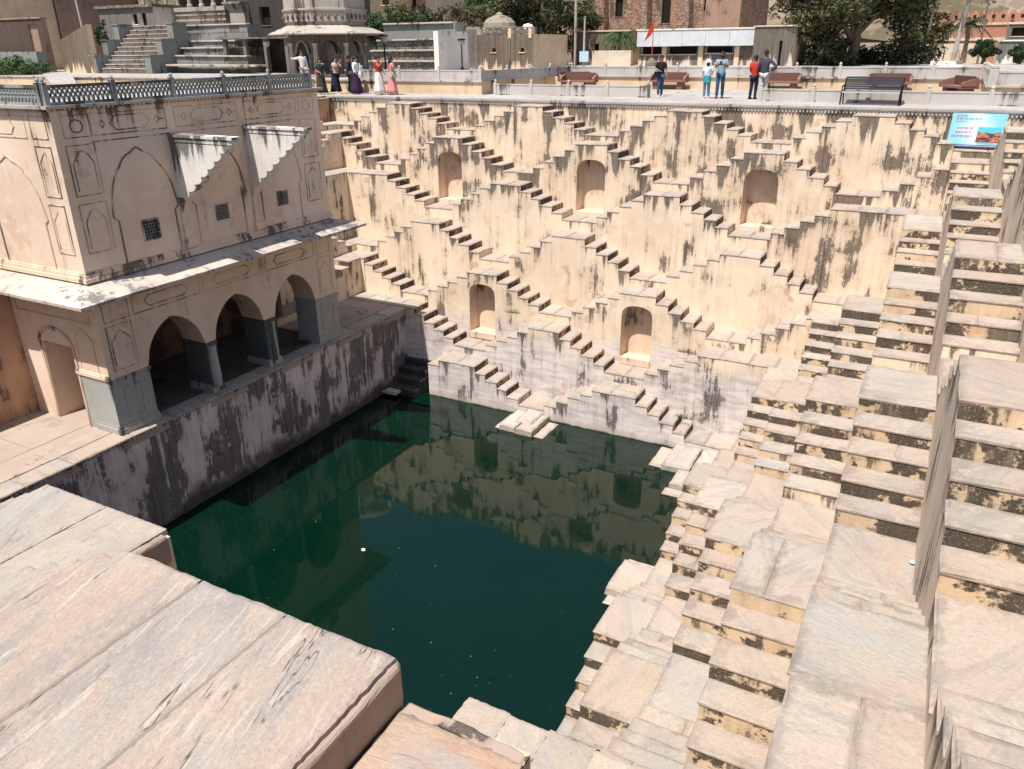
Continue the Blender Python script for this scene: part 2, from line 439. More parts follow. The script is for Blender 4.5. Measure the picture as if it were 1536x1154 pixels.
def stair(label, k, segs, f, depth, drop, mats, group, horizontal, niche=None, origin=None, split=0.16):
    """one stair of a row: plastered body with stone treads"""
    root = thing('stone_staircase', label, 'staircase', origin, 0, group)
    ox, oy, oz = origin
    g = lambda s, d, z: (f(s, d, z)[0] - ox, f(s, d, z)[1] - oy, f(s, d, z)[2] - oz)
    b = MB(); t = 0.05
    for i, (s0, s1, z, kd) in enumerate(segs):
        zt, zb = z - t * 0.8, z - drop
        fl = (s0, s1)
        mi = mats[0]
        if niche and kd == 'peak':
            nc, nw, nz0, nh = niche
            al = arch_loop(nc, nw, nz0, nh)
            out = [(s0, zb), (nc - nw / 2, zb)] + al + [(nc + nw / 2, zb), (s1, zb), (s1, zt), (s0, zt)]
            tri = tessellate_polygon([[Vector((a, q, 0)) for a, q in out]])
            for tt in tri: b.face([g(out[j][0], 0, out[j][1]) for j in tt], mi, [(out[j][0], z - out[j][1]) for j in tt])
        else:
            b.face([g(s0, 0, zb), g(s1, 0, zb), g(s1, 0, zt), g(s0, 0, zt)], mi, [(s0, z - zb), (s1, z - zb), (s1, .0), (s0, .0)])
        b.face([g(s0, 0, zt), g(s1, 0, zt), g(s1, depth, zt), g(s0, depth, zt)], 4, [(s0, 0)] * 4)
        for e, nb in ((s0, segs[i - 1] if i else None), (s1, segs[i + 1] if i + 1 < len(segs) else None)):
            zl = nb[2] - t * 0.8 if nb else zb
            if zl < zt - 0.01:
                b.face([g(e, 0, zl), g(e, depth, zl), g(e, depth, zt), g(e, 0, zt)], mats[1] if nb else mi, [(0, z - zl), (depth, z - zl), (depth, 0), (0, 0)])
    b.build('body', [M_WALL, M_WALL_D, M_RISER, M_REDRISER, M_MORTAR], root)
    if niche:
        nb_ = MB(); nc, nw, nz0, nh = niche; al = arch_loop(nc, nw, nz0, nh); dp = 0.55
        for i in range(len(al) - 1):
            a, q = al[i], al[i + 1]
            nb_.face([g(a[0], -.001, a[1]), g(q[0], -.001, q[1]), g(q[0] * .93 + nc * .07, dp, q[1]), g(a[0] * .93 + nc * .07, dp, a[1])], 0, [(a[0], .5)] * 4)
        tri = tessellate_polygon([[Vector((a, q, 0)) for a, q in al]])
        for tt in tri: nb_.face([g(al[j][0] * .93 + nc * .07, dp, al[j][1]) for j in tt], 0, [(al[j][0], nz0 + nh - al[j][1]) for j in tt])
        nb_.face([g(nc - nw / 2, -.04, nz0), g(nc + nw / 2, -.04, nz0), g(nc + nw / 2, dp, nz0), g(nc - nw / 2, dp, nz0)], 0, [(0, .5)] * 4)
        nb_.face([g(nc - nw / 2, -.04, nz0 - .25), g(nc + nw / 2, -.04, nz0 - .25), g(nc + nw / 2, -.04, nz0), g(nc - nw / 2, -.04, nz0)], 0, [(0, .5)] * 4)
        nb_.build('niche', M_NICHE, root)
    for s0, s1, z, kd in segs:
        n = 1
        L = s1 - s0
        if kd != 'tread': n = max(1, round(L / (0.85 if horizontal else 1.15)))
        elif L > 0.9: n = round(L / 0.7)
        cuts = [s0 + L * (i + (R.uniform(-.15, .15) if 0 < i < n else 0)) / n for i in range(n + 1)]
        for a, q in zip(cuts[:-1], cuts[1:]):
            dsp = [(-0.018, depth - .02)]
            if R.random() < split: 
                m_ = R.uniform(.35, .65) * depth; dsp = [(-0.018, m_ + .012), (m_ - .010, depth - .02)]
            for d0, d1 in dsp:
                lo = 0.012 if kd == 'tread' else 0.0
                pa, pb = g(a - lo - .006, d0, z), g(q + lo + .006, d1, z)
                x0, x1 = sorted((pa[0], pb[0])); y0, y1 = sorted((pa[1], pb[1]))
                if not horizontal:
                    xm = (g((a + q) / 2, d0, z)[0] + g((a + q) / 2, d1, z)[0]) / 2; hw = abs(d1 - d0) / 2
                    x0, x1 = xm - hw, xm + hw
                slab('tread' if kd == 'tread' else 'platform_slab', root, x0, x1, y0, y1, z - oz, t)
    return root

def divide(segs, centers, half):
    """share a row's segments out between its stairs; a landing goes to the stair after it"""
    groups = [[] for _ in centers]
    for sg in segs:
        mid = (sg[0] + sg[1]) / 2
        best = min(range(len(centers)), key=lambda i: abs(mid - centers[i]))
        groups[best].append(sg)
    return groups

# wall below the people's walkway
for k in range(1, 8):
    f = mback(k)
    s1 = mright(k)(-k * WB, 0, 0)[0] + WR - 0.02
    s0 = XL + (k - 1) * WL + 0.02
    cen = [m_ * PB + (PB / 2 if k % 2 == 0 else 0) for m_ in range(-3, 4)]
    if k == 7: s0 = -1.32
    cen = [c for c in cen if s0 - 2.4 < c < s1 + 2.4]
    segs = profile(k, s0, s1, cen, AB[k], SB)
    z, h = ZP[k], HR[k]
    if k == 3:
        segs = flatten(segs, 12.81 - .68, s1, z); segs = flatten(segs, s0, -6.41 + .68, z)
    if k == 5: segs = flatten(segs, 12.81 - .69, s1, z); segs = flatten(segs, s0, -6.41 + .69, z)
    if k == 2: segs = flatten(segs, 16.01 - .68, s1, z); segs = flatten(segs, s0, -9.61 + .68, z)
    if k == 4: segs = flatten(segs, 12.1, s1, z - 5 * h, 'valley'); segs = flatten(segs, s0, -5.72, z - 5 * h, 'valley')
    if k == 6: segs = flatten(segs, 9.61 - .63, s1, z); segs = flatten(segs, s0, -3.2 + .63, z)
    if k == 7: segs = flatten(segs, 9.05, s1, z - 5 * h, 'valley'); segs = flatten(segs, -1.32, -.81, z - h, 'tread')
    if k == 1: segs = flatten(segs, s0, -8.9, z - 5 * h, 'valley'); segs = flatten(segs, 15.31, s1, z - 5 * h, 'valley')
    # centres that really carry a stair
    keep = [c for c in cen if any(sg[3] == 'peak' and sg[0] - .1 <= c <= sg[1] + .8 for sg in segs)]
    if not keep: keep = cen
    keep = [c for c in keep if s0 - .5 < c < s1 + .5]
    for i, (c, gs) in enumerate(zip(keep, divide(segs, keep, PB / 2))):
        if not gs: continue
        nich = None
        if k == 2 and -4 < c < 11: nich = (c + .02, 1.18, ZP[3] - 5 * HR[3] + .16, 1.98)
        if k == 5 and -1 < c < 8: nich = (c + .02, 1.16, ZP[6] - 5 * HR[6] + .28, 2.0)
        extra = 'with an arched niche ' if nich else ''
        lab = f"{'niched' if nich else 'stained'} plaster stair pyramid below the people's walkway, {ORD[k]} row, {NTH[i]} from the pavilion"
        dk = (k in (1, 2) or (k == 3 and c > 10)) 
        stair(lab, k, gs, f, WB + .12, 3.3 if k < 7 else 2.6, (1 if dk else 0, 3), 'stair pyramids below the walkway', True, nich, (c, -k * WB, ZP[k]))

# wall opposite the pavilion
YN = {1: -30.2, 2: -28.7, 3: -27.6, 4: -26.5, 5: -24.2, 6: -24.2, 7: -24.2}
for k in range(1, 8):
    f = mright(k)
    top_ = -k * WB + .02
    cen = [(-4.63 if k % 2 else -7.95) - PR * j for j in range(-1, 5)]
    cen = [c for c in cen if YN[k] - 2.4 < c < top_ + 2.4]
    segs = profile(k, YN[k], top_, cen, 1.42, SR)
    z, h = ZP[k], HR[k]
    if k in (3, 5): segs = flatten(segs, -5.36, top_, z)
    if k == 3: segs = flatten(segs, YN[3], -23.87, z)
    if k == 6: segs = flatten(segs, -8.66, top_, z)
    if k == 7: segs = flatten(segs, -8.73, top_, z - 5 * h, 'valley')
    if k == 4: segs = flatten(segs, -5.4, top_, z - 5 * h, 'valley')
    if k == 1: segs = flatten(segs, -2.1, top_, z - 5 * h, 'valley')
    keep = [c for c in sorted(cen, reverse=True) if any(sg[3] == 'peak' and sg[0] - .1 <= c <= sg[1] + .1 for sg in segs)]
    for i, (c, gs) in enumerate(zip(keep, divide(segs, keep, PR / 2))):
        if not gs: continue
        lab = f"worn stone stair pyramid opposite the pavilion, {ORD[k]} row, {NTH[i]} from the blue sign corner"
        stair(lab, k, gs, f, WR + .1, 3.3 if k < 7 else 2.6, (0, 2), 'stair pyramids opposite the pavilion', False, None, (f(c, 0, 0)[0], c, ZP[k]))

# short returns beside the pavilion
for k in range(1, 7):
    f = mleft(k); z, h = ZP[k], HR[k]; t0 = -k * WB + .02
    e = -10.2
    if k == 1: segs = [[-2.0, t0, z - 5 * h, 'valley']] + [[-2.0 - SR * j, -2.0 - SR * (j - 1), z - (5 - j) * h, 'tread'] for j in range(1, 5)] + [[e, -2.0 - SR * 4, z, 'peak']]
    if k in (2, 5): segs = [[t0 - .75, t0, z, 'peak']] + [[t0 - .75 - SR * j, t0 - .75 - SR * (j - 1), z - j * h, 'tread'] for j in range(1, 5)] + [[e, t0 - .75 - SR * 4, z - 5 * h, 'valley']]
    if k in (3, 6): segs = [[e, t0, z, 'peak']]
    if k == 4: segs = [[t0 - .7, t0, z - 5 * h, 'valley']] + [[t0 - .7 - SR * j, t0 - .7 - SR * (j - 1), z - (5 - j) * h, 'tread'] for j in range(1, 5)] + [[e, t0 - .7 - SR * 4, z, 'peak']]
    if k == 6: continue
    stair(f"stone stair return in the shaded corner behind the pavilion, {ORD[k]} row", k, sorted(segs), f, WL + .1, 3.3, (0, 2), 'stair returns beside the pavilion', False, None, (f(t0, 0, 0)[0], t0, z))

# plain walls the rows lean on
def wallbox(name, label, x0, x1, y0, y1, z0, z1, mat):
    b = MB(); b.box(x0, x1, y0, y1, z0, z1)
    return tag(b.build(name, mat), label, 'wall')
wallbox('retaining_wall', 'streaked cream retaining wall right under the walkway edge where people stand', XL - .3, XR + 1.2, 0, .6, -4.2, -.06, M_WALL_D)
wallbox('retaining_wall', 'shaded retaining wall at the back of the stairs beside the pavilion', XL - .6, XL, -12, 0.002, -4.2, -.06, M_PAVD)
b = MB()
for y in (-31,):
    b.face([(XR + .02 * (31 - 12), -31, -4.2), (XR - .24, 0, -4.2), (XR - .24, 0, -.06), (XR + .02 * 19, -31, -.06)], 0, [(0, 4.1), (31, 4.1), (31, 0), (0, 0)])
    b.face([(XR + .8, -31, -4.2), (XR + .8, 0, -4.2), (XR + .8, 0, -.06), (XR + .8, -31, -.06)], 0)
    b.face([(XR + .38, -31, -.06), (XR - .24, 0, -.06), (XR + .8, 0, -.06), (XR + .8, -31, -.06)], 0)
tag(b.build('retaining_wall', M_WALL_D), 'retaining wall above the stairs opposite the pavilion', 'wall')

# water
b = MB(); b.face([(-3.6, -25.6, WATER), (12.5, -25.6, WATER), (12.5, -5, WATER), (-3.6, -5, WATER)])
tag(b.build('water', M_WATER), kind='structure')
# stone landings standing in the water
def landing(label, parts, mat=None):
    root = thing('water_landing', label, 'stone landing', (parts[0][0], parts[0][2], WATER), 0, 'landings at the water')
    ox, oy = parts[0][0], parts[0][2]
    for x0, x1, y0, y1, z, t in parts:
        slab('landing_stone', root, x0 - ox, x1 - ox, y0 - oy, y1 - oy, z - WATER, t, mat or M_STONE_P, 0.03, .012)
landing('pale stone landing in the water below the niched stair wall', [(2.62, 3.3, -8.55, -7.05, -10.44, .5), (3.31, 4.0, -8.6, -7.05, -10.43, .5), (2.42, 2.66, -8.5, -7.2, -10.6, .3), (4.0, 4.42, -8.55, -7.2, -10.61, .3), (3.05, 3.75, -8.1, -7.0, -10.36, .1)])
landing('white stone landing in the water at the corner below the blue sign', [(8.75, 9.7, -8.72, -7.05, -10.44, .5), (9.7, 10.5, -8.5, -7.0, -10.43, .5), (8.3, 8.8, -8.65, -7.25, -10.58, .4), (9.35, 10.4, -9.75, -8.72, -10.45, .5), (9.25, 10.3, -10.2, -9.75, -10.6, .4)])
landing('square white landing jutting into the water from the stairs opposite the pavilion', [(9.52, 10.6, -15.5, -14.1, -10.43, .35), (9.6, 10.5, -15.85, -15.45, -10.61, .3), (9.55, 10.6, -14.15, -13.8, -10.61, .3)])
landing('white slab lying in the shade below the pavilion ledge', [(-2.95, -2.28, -8.05, -6.85, -10.42, .1)])
# steps between the far wall and the pavilion wall, shade put into their colour
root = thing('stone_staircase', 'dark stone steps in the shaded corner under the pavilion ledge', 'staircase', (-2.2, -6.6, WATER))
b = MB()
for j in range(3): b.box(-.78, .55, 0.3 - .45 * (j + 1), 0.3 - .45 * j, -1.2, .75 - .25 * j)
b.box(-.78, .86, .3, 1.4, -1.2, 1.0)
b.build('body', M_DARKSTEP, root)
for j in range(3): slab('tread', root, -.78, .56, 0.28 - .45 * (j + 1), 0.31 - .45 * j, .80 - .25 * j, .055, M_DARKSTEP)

# ------------------------------------------------------------------ pavilion side of the pool
LZ = -7.55
b = MB()
n = 24
rows = []
for i, z in enumerate(np.linspace(-11.6, LZ - .07, 5)):
    rows.append([(-2.99 + .02 * math.sin(j * 1.7 + i), -24.5 + 19 * j / n, z) for j in range(n + 1)])
for i in range(4):
    for j in range(n):
        b.face([rows[i][j], rows[i][j + 1], rows[i + 1][j + 1], rows[i + 1][j]], 0, [(rows[i][j][1], LZ - rows[i][j][2]), (rows[i][j + 1][1], LZ - rows[i][j][2]), (rows[i][j][1], LZ - rows[i + 1][j][2]), (rows[i][j][1], LZ - rows[i + 1][j][2])])
b.face([(-3.4, -24.5, -11.6), (-3.4, -5.5, -11.6), (-3.4, -5.5, LZ - .07), (-3.4, -24.5, LZ - .07)])
tag(b.build('pool_wall', M_POOLWALL), 'blackened limewashed pool wall under the pavilion ledge', 'wall')
M_LEDGE = plaster('worn ledge floor', (0.40, 0.32, 0.265), dark=0.12, top=0.0, peel=0.25)
b = MB(); b.box(-9.5, -2.99, -24.5, -5.02, LZ - .3, LZ - .06)
led = tag(b.build('pavilion_terrace', M_LEDGE), kind='structure')
y = -24.4
while y < -6.2:
    L = R.uniform(1.1, 1.9); y1 = min(y + L, -6.08)
    slab('edge_stone', led, -3.62, -2.93, y + .004, y1 - .004, LZ, .06, M_STONE, .012, .001); y = y1
b = MB()
for i in range(150):
    y = -24.3 + i * .121
    b.box(-2.985, -2.935, y, y + .075, LZ - .115, LZ - .058)
tag(b.build('dentil_row', M_GREY, led), kind='stuff')
x0 = -9.4
while x0 < -3.7:
    x1 = min(x0 + R.uniform(1.4, 2.0), -3.63)
    y = -24.4
    while y < -5.1:
        y1 = min(y + R.uniform(1.6, 2.6), -5.06)
        slab('floor_slab', led, x0 + .004, x1 - .004, y + .004, y1 - .004, LZ, .06, M_LEDGE, .006, .0008); y = y1
    x0 = x1
# ------------------------------------------------------------------ pavilion
FX, YS, YE, XW = -3.23, -18.95, -9.75, -10.8
pav = thing('pavilion', 'two-storey ochre pavilion with three pointed arches standing over the pool', 'building', (FX, -14.3, LZ))
PO = Vector((FX, -14.3, LZ))
class PB_(MB):
    def build(s, name, mats, parent=None, **k):
        s.v = [(x - PO.x, y - PO.y, z - PO.z) for x, y, z in s.v]
        return MB.build(s, name, mats, parent or pav, **k)
fe = lambda a, q, d: (FX - d, a, q)            # east face: a = Y, q = Z, d into the wall
fs = lambda a, q, d: (a, YS + d, q)            # south face: a = X

def ribbon(b, pts, f, wd=0.022, proud=0.014, closed=False, d_base=0.0):
    n = len(pts); P = [Vector((p[0], p[1])) for p in pts]
    L = []; Rr = []
    for i in range(n):
        a = P[(i - 1) % n] if closed or i else P[i]; c = P[(i + 1) % n] if closed or i < n - 1 else P[i]
        d = (c - a).normalized(); nn = Vector((-d.y, d.x))
        L.append(P[i] + nn * wd); Rr.append(P[i] - nn * wd)
    for i in range(n if closed else n - 1):
        j = (i + 1) % n
        q = [f(v.x, v.y, d_base - proud) for v in (L[i], L[j], Rr[j], Rr[i])]
        b.face(q)
        b.face([f(L[i].x, L[i].y, d_base), f(L[j].x, L[j].y, d_base), q[1], q[0]])
        b.face([f(Rr[i].x, Rr[i].y, d_base), f(Rr[j].x, Rr[j].y, d_base), q[2], q[3]])
def rect(a0, a1, q0, q1): return [(a0, q0), (a1, q0), (a1, q1), (a0, q1)]

def parch(c, r, zs, H, n=9, foil=0.0):
    pts = []
    for i in range(2 * n + 1):
        u = (i - n) / n
        z = zs + H * ((1 - abs(u) ** 2.3) ** 0.62 * 0.86 + 0.14 * (1 - abs(u)) ** 1.6)
        if foil: z += foil * abs(math.sin(i * math.pi / n * 2.5)) - foil
        pts.append((c + r * u, z))
    return pts
ARCH = [(-16.74, 1.0), (-14.36, 1.0), (-11.88, .98)]
ZSP = -5.95
# lower front with arches
out = [(YS, ZSP)]
for c, r in ARCH:
    out += parch(c, r, ZSP, 1.16)
out += [(YE, ZSP), (YE, -3.45), (YS, -3.45)]
b = PB_(); b.poly(out, [], fe, 0.0, 0.95); b.build('arcade_wall', M_PAV)
# marble piers
def pier(y0, y1, name='pier', half=True):
    b = PB_()
    b.box(FX - .95, FX - .002, y0, y1, LZ, ZSP)
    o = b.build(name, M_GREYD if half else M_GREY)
    if half:
        c = PB_(); ym = (y0 + y1) / 2; c.loops([[(FX - .02 + .16 * r_ * math.cos(t), ym + .15 * r_ * math.sin(t), zz) for t in [2 * math.pi * i / 12 for i in range(12)]] for zz, r_ in ((LZ + .2, 1.05), (LZ + .5, 1.12), (ZSP - .3, .85), (ZSP - .12, 1.0))]); c.build('shaft', M_GREY, o)
    c = PB_(); c.box(FX - .96, FX + .03, y0 - .035, y1 + .035, ZSP - .07, ZSP - .012); c.box(FX - .96, FX + .015, y0 - .02, y1 + .02, ZSP - .13, ZSP - .07)
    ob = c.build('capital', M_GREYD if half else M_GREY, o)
    c = PB_(); c.box(FX - .97, FX + .05, y0 - .05, y1 + .05, LZ, LZ + .16); c.box(FX - .96, FX + .025, y0 - .025, y1 + .025, LZ + .16, LZ + .24)
    c.build('base', M_GREY, o)
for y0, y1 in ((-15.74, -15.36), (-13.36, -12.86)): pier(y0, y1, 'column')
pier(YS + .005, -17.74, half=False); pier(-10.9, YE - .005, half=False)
b = PB_()
for a0, a1 in ((-18.6, -18.1), (-10.65, -10.05)):
    ribbon(b, rect(a0, a1, LZ + .4, ZSP - .3), fe, .02, .012, True)
b.build('pier_moulding', M_GREY)
# front relief, lower
b = PB_()
for c, r in ARCH:
    ribbon(b, rect(c - 1.12, c + 1.12, -4.42, -3.92), fe, .012, .010, True)
    ribbon(b, [(c - .6, -4.32), (c + .55, -4.32), (c + .72, -4.17), (c + .55, -4.02), (c - .6, -4.02), (c - .75, -4.17)], fe, .012, .010, True)
for a0, a1 in ((-18.75, -18.0), (-10.6, -9.95)):
    ribbon(b, rect(a0, a1, -5.75, -4.55), fe, .012, .012, True)
    ribbon(b, [(a0 + .08, -5.65), (a0 + .08, -5.0), ((a0 + a1) / 2, -4.68), (a1 - .08, -5.0), (a1 - .08, -5.65)], fe, .012, .012)
    ribbon(b, rect(a0, a1, -4.42, -3.92), fe, .012, .010, True)
b.build('lower_moulding', M_GROOVE)
# south wall with a deep doorway
DX0, DX1, DZ = -5.84, -4.56, -5.22
b = PB_()
b.poly([(XW, LZ - .02), (DX0, LZ - .02), (DX0, DZ), (DX1, DZ), (DX1, LZ - .02), (FX - .955, LZ - .02), (FX - .955, -3.45), (XW, -3.45)], [], fs, 0.0, 0.85)
b.build('south_wall', M_PAV)
b = PB_(); b.box(-4.52, FX - .004, YS - .012, YS + .3, LZ, ZSP); b.build('dado', M_GREY)
b = PB_(); b.box(-4.56, FX + .02, YS - .05, YS + .02, ZSP - .02, ZSP + .07)
for dz in (.0,): b.box(-4.56, FX + .01, YS - .03, YS + .02, ZSP + .07, ZSP + .12)
b.build('string_course', M_PAV)
b = PB_()
ribbon(b, [(DX0 - .05, LZ + .02)] + [(-5.2 + .72 * math.cos(math.pi - math.pi * i / 12), DZ - .05 + .5 * math.sin(math.pi * i / 12)) for i in range(13)] + [(DX1 + .06, LZ + .02)], fs, .045, .03)
ribbon(b, rect(-6.6, -3.5, -4.42, -3.95), fs, .014, .012, True)
ribbon(b, [(-4.3, ZSP + .2), (-4.3, -4.9), (-3.95, -4.6), (-3.6, -4.9), (-3.6, ZSP + .2)], fs, .014, .012)
b.build('south_moulding', M_GROOVE)
b = PB_(); b.box(DX0 - .02, DX1 + .02, YS + .80, YS + .84, LZ, DZ + .02); b.build('door', plain('dark old door', (0.05, 0.03, 0.02), 0.7))
# room behind the arches
b = PB_()
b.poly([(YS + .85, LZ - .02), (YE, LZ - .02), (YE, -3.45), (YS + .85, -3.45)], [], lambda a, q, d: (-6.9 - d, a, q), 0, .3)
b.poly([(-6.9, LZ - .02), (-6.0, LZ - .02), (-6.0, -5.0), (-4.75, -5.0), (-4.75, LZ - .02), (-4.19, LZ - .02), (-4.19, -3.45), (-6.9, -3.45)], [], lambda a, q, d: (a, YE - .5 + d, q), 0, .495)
b.build('inner_wall', plaster('shade-darkened room plaster', (.20, .125, .085), dark=.5, top=.1, peel=.3))  # plaster colour darkened to carry the gloom of the room
b = PB_(); b.box(-6.9, FX - .3, YS + .85, YE - .5, LZ + .002, LZ + .012); b.build('room_floor', plaster('dark room floor', (.12, .095, .08), dark=.2, top=0, peel=0))  # dark floor sheet added to deepen the room's shade
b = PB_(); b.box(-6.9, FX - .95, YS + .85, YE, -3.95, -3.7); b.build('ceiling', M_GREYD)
# rough wall closing the terrace
b = PB_()
b.poly([(-24.5, LZ - .02), (YS - .01, LZ - .02), (YS - .01, -3.62), (-24.5, -3.62)], [], lambda a, q, d: (-6.82 - d, a, q), 0, .8)
b.build('rough_side_wall', plaster('flaking orange plaster', (0.50, 0.31, 0.20), dark=.50, top=.2, peel=.8))
# upper storey
b = PB_(); b.box(XW, FX, YS, YE, -3.3, .83); b.build('upper_wall', M_PAV)
b = PB_()
b.box(XW, FX + .09, YS - .09, YE + .09, -3.29, -3.19); b.box(XW, FX + .055, YS - .055, YE + .055, -3.19, -3.10); b.box(XW, FX + .03, YS - .03, YE + .03, -3.10, -3.05)
b.build('plinth_moulding', M_PAV)
# eave
ov = .88; zi, zo = -3.31, -3.58
b = PB_()
def ering(o, z): return [(FX + o, YS - o, z), (FX + o, YE + o, z), (XW, YE + o, z), (XW, YS - o, z)]
def sub(r):
    L = []
    for i in range(4):
        a, c = Vector(r[i]), Vector(r[(i + 1) % 4]); n = 26 if i % 2 == 0 else 14
        for j in range(n): L.append(a.lerp(c, j / n))
    return L
ri, ro = sub(ering(-.03, zi)), sub(ering(ov, zo))
ro = [p + Vector((R.uniform(-.012, .012), R.uniform(-.012, .012), R.uniform(-.008, .008))) for p in ro]
dn = lambda r, t: [p - Vector((0, 0, t)) for p in r]
b.loops([ri, ro, dn(ro, .075), dn(ri, .11)], cap0=False, cap1=False)
M_EAVE = plaster('lichened eave stone', (0.52, 0.45, 0.38), dark=.30, top=.0, peel=.1, lichen=(.05, .05, .05))
eave = b.build('eave', M_EAVE)
# upper relief
b = PB_()
UA = [(-16.86, .98), (-14.38, .98), (-11.9, .95)]
for c, r in UA:
    pts = [(c - r + .1, -3.05), (c - r + .1, -1.95), (c - r - .02, -1.85)] + parch(c, r + .02, -1.7, 1.48, 12, .05) + [(c + r + .02, -1.85), (c + r - .1, -1.95), (c + r - .1, -3.05)]
    ribbon(b, pts, fe, .018, .02)
    ribbon(b, rect(c - 1.1, c + 1.08, .16, .66), fe, .014, .012, True)
    ribbon(b, [(c - .42, .24), (c + .42, .24), (c + .58, .41), (c + .42, .58), (c - .42, .58), (c - .58, .41)], fe, .016, .012, True)
    for sg in (-1, 1):
        ribbon(b, [(c + sg * .72, .41), (c + sg * .8, .5), (c + sg * .88, .41), (c + sg * .8, .32)], fe, .016, .012, True)
        ribbon(b, [(c + sg * .9, .41), (c + sg * 1.02, .41)], fe, .014, .012)
    ribbon(b, [(c - 1.15, .02), (c + 1.13, .02)], fe, .014, .012)
for a0, a1 in ((-18.72, -17.98), (-10.72, -10.0)):
    ribbon(b, rect(a0, a1, -1.2, -.02), fe, .016, .014, True); ribbon(b, rect(a0, a1, -2.6, -1.4), fe, .016, .014, True)
    for q in (-1.1, -2.5):
        ribbon(b, [(a0 + .1, q), (a0 + .1, q + .65)] + [(a0 + .1 + (a1 - a0 - .2) * i / 8, q + .65 + .3 * math.sin(math.pi * i / 8)) for i in range(1, 8)] + [(a1 - .1, q + .65), (a1 - .1, q)], fe, .012, .010)
    ribbon(b, rect(a0 + .02, a1 - .02, .16, .66), fe, .014, .012, True)
    m_ = (a0 + a1) / 2
    ribbon(b, [(m_ + .17 * math.cos(i * math.pi / 4), .41 + .15 * math.sin(i * math.pi / 4)) for i in range(8)], fe, .016, .012, True)
for a0, a1 in ((-4.05, -3.45),):
    ribbon(b, rect(a0, a1, -1.2, -.02), fs, .016, .014, True); ribbon(b, rect(a0, a1, -2.6, -1.4), fs, .016, .014, True); ribbon(b, rect(a0, a1, .16, .66), fs, .014, .012, True)
    for q in (-1.1, -2.5):
        ribbon(b, [(a0 + .08, q), (a0 + .08, q + .7), ((a0 + a1) / 2, q + .95), (a1 - .08, q + .7), (a1 - .08, q)], fs, .012, .010)
for c in (-5.35, -8.2):
    ribbon(b, [(c - 1.0, -3.05), (c - 1.0, -1.9), (c - 1.12, -1.8)] + parch(c, 1.1, -1.65, 1.35, 12, .05) + [(c + 1.12, -1.8), (c + 1.0, -1.9), (c + 1.0, -3.05)], fs, .022, .02)
    ribbon(b, rect(c - 1.1, c + 1.1, .16, .66), fs, .014, .012, True)
    ribbon(b, [(c - .5, .24), (c + .5, .24), (c + .66, .41), (c + .5, .58), (c - .5, .58), (c - .66, .41)], fs, .016, .012, True)
b.build('upper_moulding', M_GROOVE)
# pilasters and the two long stone brackets
for k, yc in enumerate((-15.66, -13.0)):
    b = PB_(); b.box(FX - .05, FX + .05, yc - .15, yc + .15, -3.05, -1.95); b.box(FX - .05, FX + .09, yc - .19, yc + .19, -3.05, -2.82)
    for j in range(4): b.box(FX - .05, FX + .07 + .045 * j, yc - .13 - .012 * j, yc + .13 + .012 * j, -2.06 + .1 * j, -1.965 + .1 * j)
    b.build('pilaster', M_PAV)
    pr = [(FX - .05, -.07), (-.94, -.07), (-.92, -.17), (-1.06, -.2)]
    n = 7
    for j in range(n):
        x0, z0 = -1.06 + (FX + .18 + 1.06) * j / n, -.20 - 1.5 * j / n
        x1, z1 = -1.06 + (FX + .18 + 1.06) * (j + 1) / n, -.20 - 1.5 * (j + 1) / n
        for i in range(1, 5):
            t = i / 4
            pr.append((x0 + (x1 - x0) * (t ** 1.7), z0 + (z1 - z0) * (1 - (1 - t) ** 1.9)))
        pr.append((x1 - .035, z1 + .015)) if j < n - 1 else None
    pr += [(FX + .02, -1.78), (FX - .05, -1.78)]
    b = PB_(); b.poly(pr, [], lambda a, q, d: (a, yc - .13 + d, q), 0, .26)
    br = b.build('bracket', M_WHITE)
    b = PB_(); b.box(FX - .05, -.86, yc - .17, yc + .17, -.068, .0); b.build('cap_slab', M_WHITE, br)
    b = PB_(); b.box(FX - .05, -1.02, yc - .145, yc + .145, -.19, -.13); b.build('moulding', M_WHITE, br)
# pierced stone windows
for i, (yc, zc, sz) in enumerate(((-16.82, -2.34, .5), (-14.36, -2.3, .44), (-11.87, -2.29, .40))):
    h = sz / 2
    b = PB_(); b.box(FX - .02, FX + .004, yc - h, yc + h, zc - h, zc + h); jw = b.build('jali_window', plain('painted lattice shade', (.012, .011, .01), .9))  # near-black panel on the wall stands for shade behind the lattice
    b = PB_()
    for s0, s1, q0, q1 in ((-h - .03, h + .03, h, h + .03), (-h - .03, h + .03, -h - .03, -h), (-h - .03, -h, -h, h), (h, h + .03, -h, h)): b.box(FX - .01, FX + .022, yc + s0, yc + s1, zc + q0, zc + q1)
    b.build('frame', M_GROOVE, jw)
    b = PB_(); nh = 6; st_ = sz / nh
    for r_ in range(nh + 1):
        for c_ in range(nh + 1):
            y_, z_ = yc - h + c_ * st_ + (st_ / 2 if r_ % 2 else 0), zc - h + r_ * st_
            for k_ in range(3):
                a = math.pi / 2 + k_ * 2 * math.pi / 3
                y2, z2 = y_ + st_ * .62 * math.cos(a), z_ + st_ * .62 * math.sin(a)
                y2 = min(max(y2, yc - h), yc + h); z2 = min(max(z2, zc - h), zc + h); yy = min(max(y_, yc - h), yc + h)
                if math.hypot(y2 - yy, z2 - z_) > .02: ribbon(b, [(yy, z_), (y2, z2)], fe, .007, .016, d_base=-.004)
    b.build('lattice', M_GREY, jw)
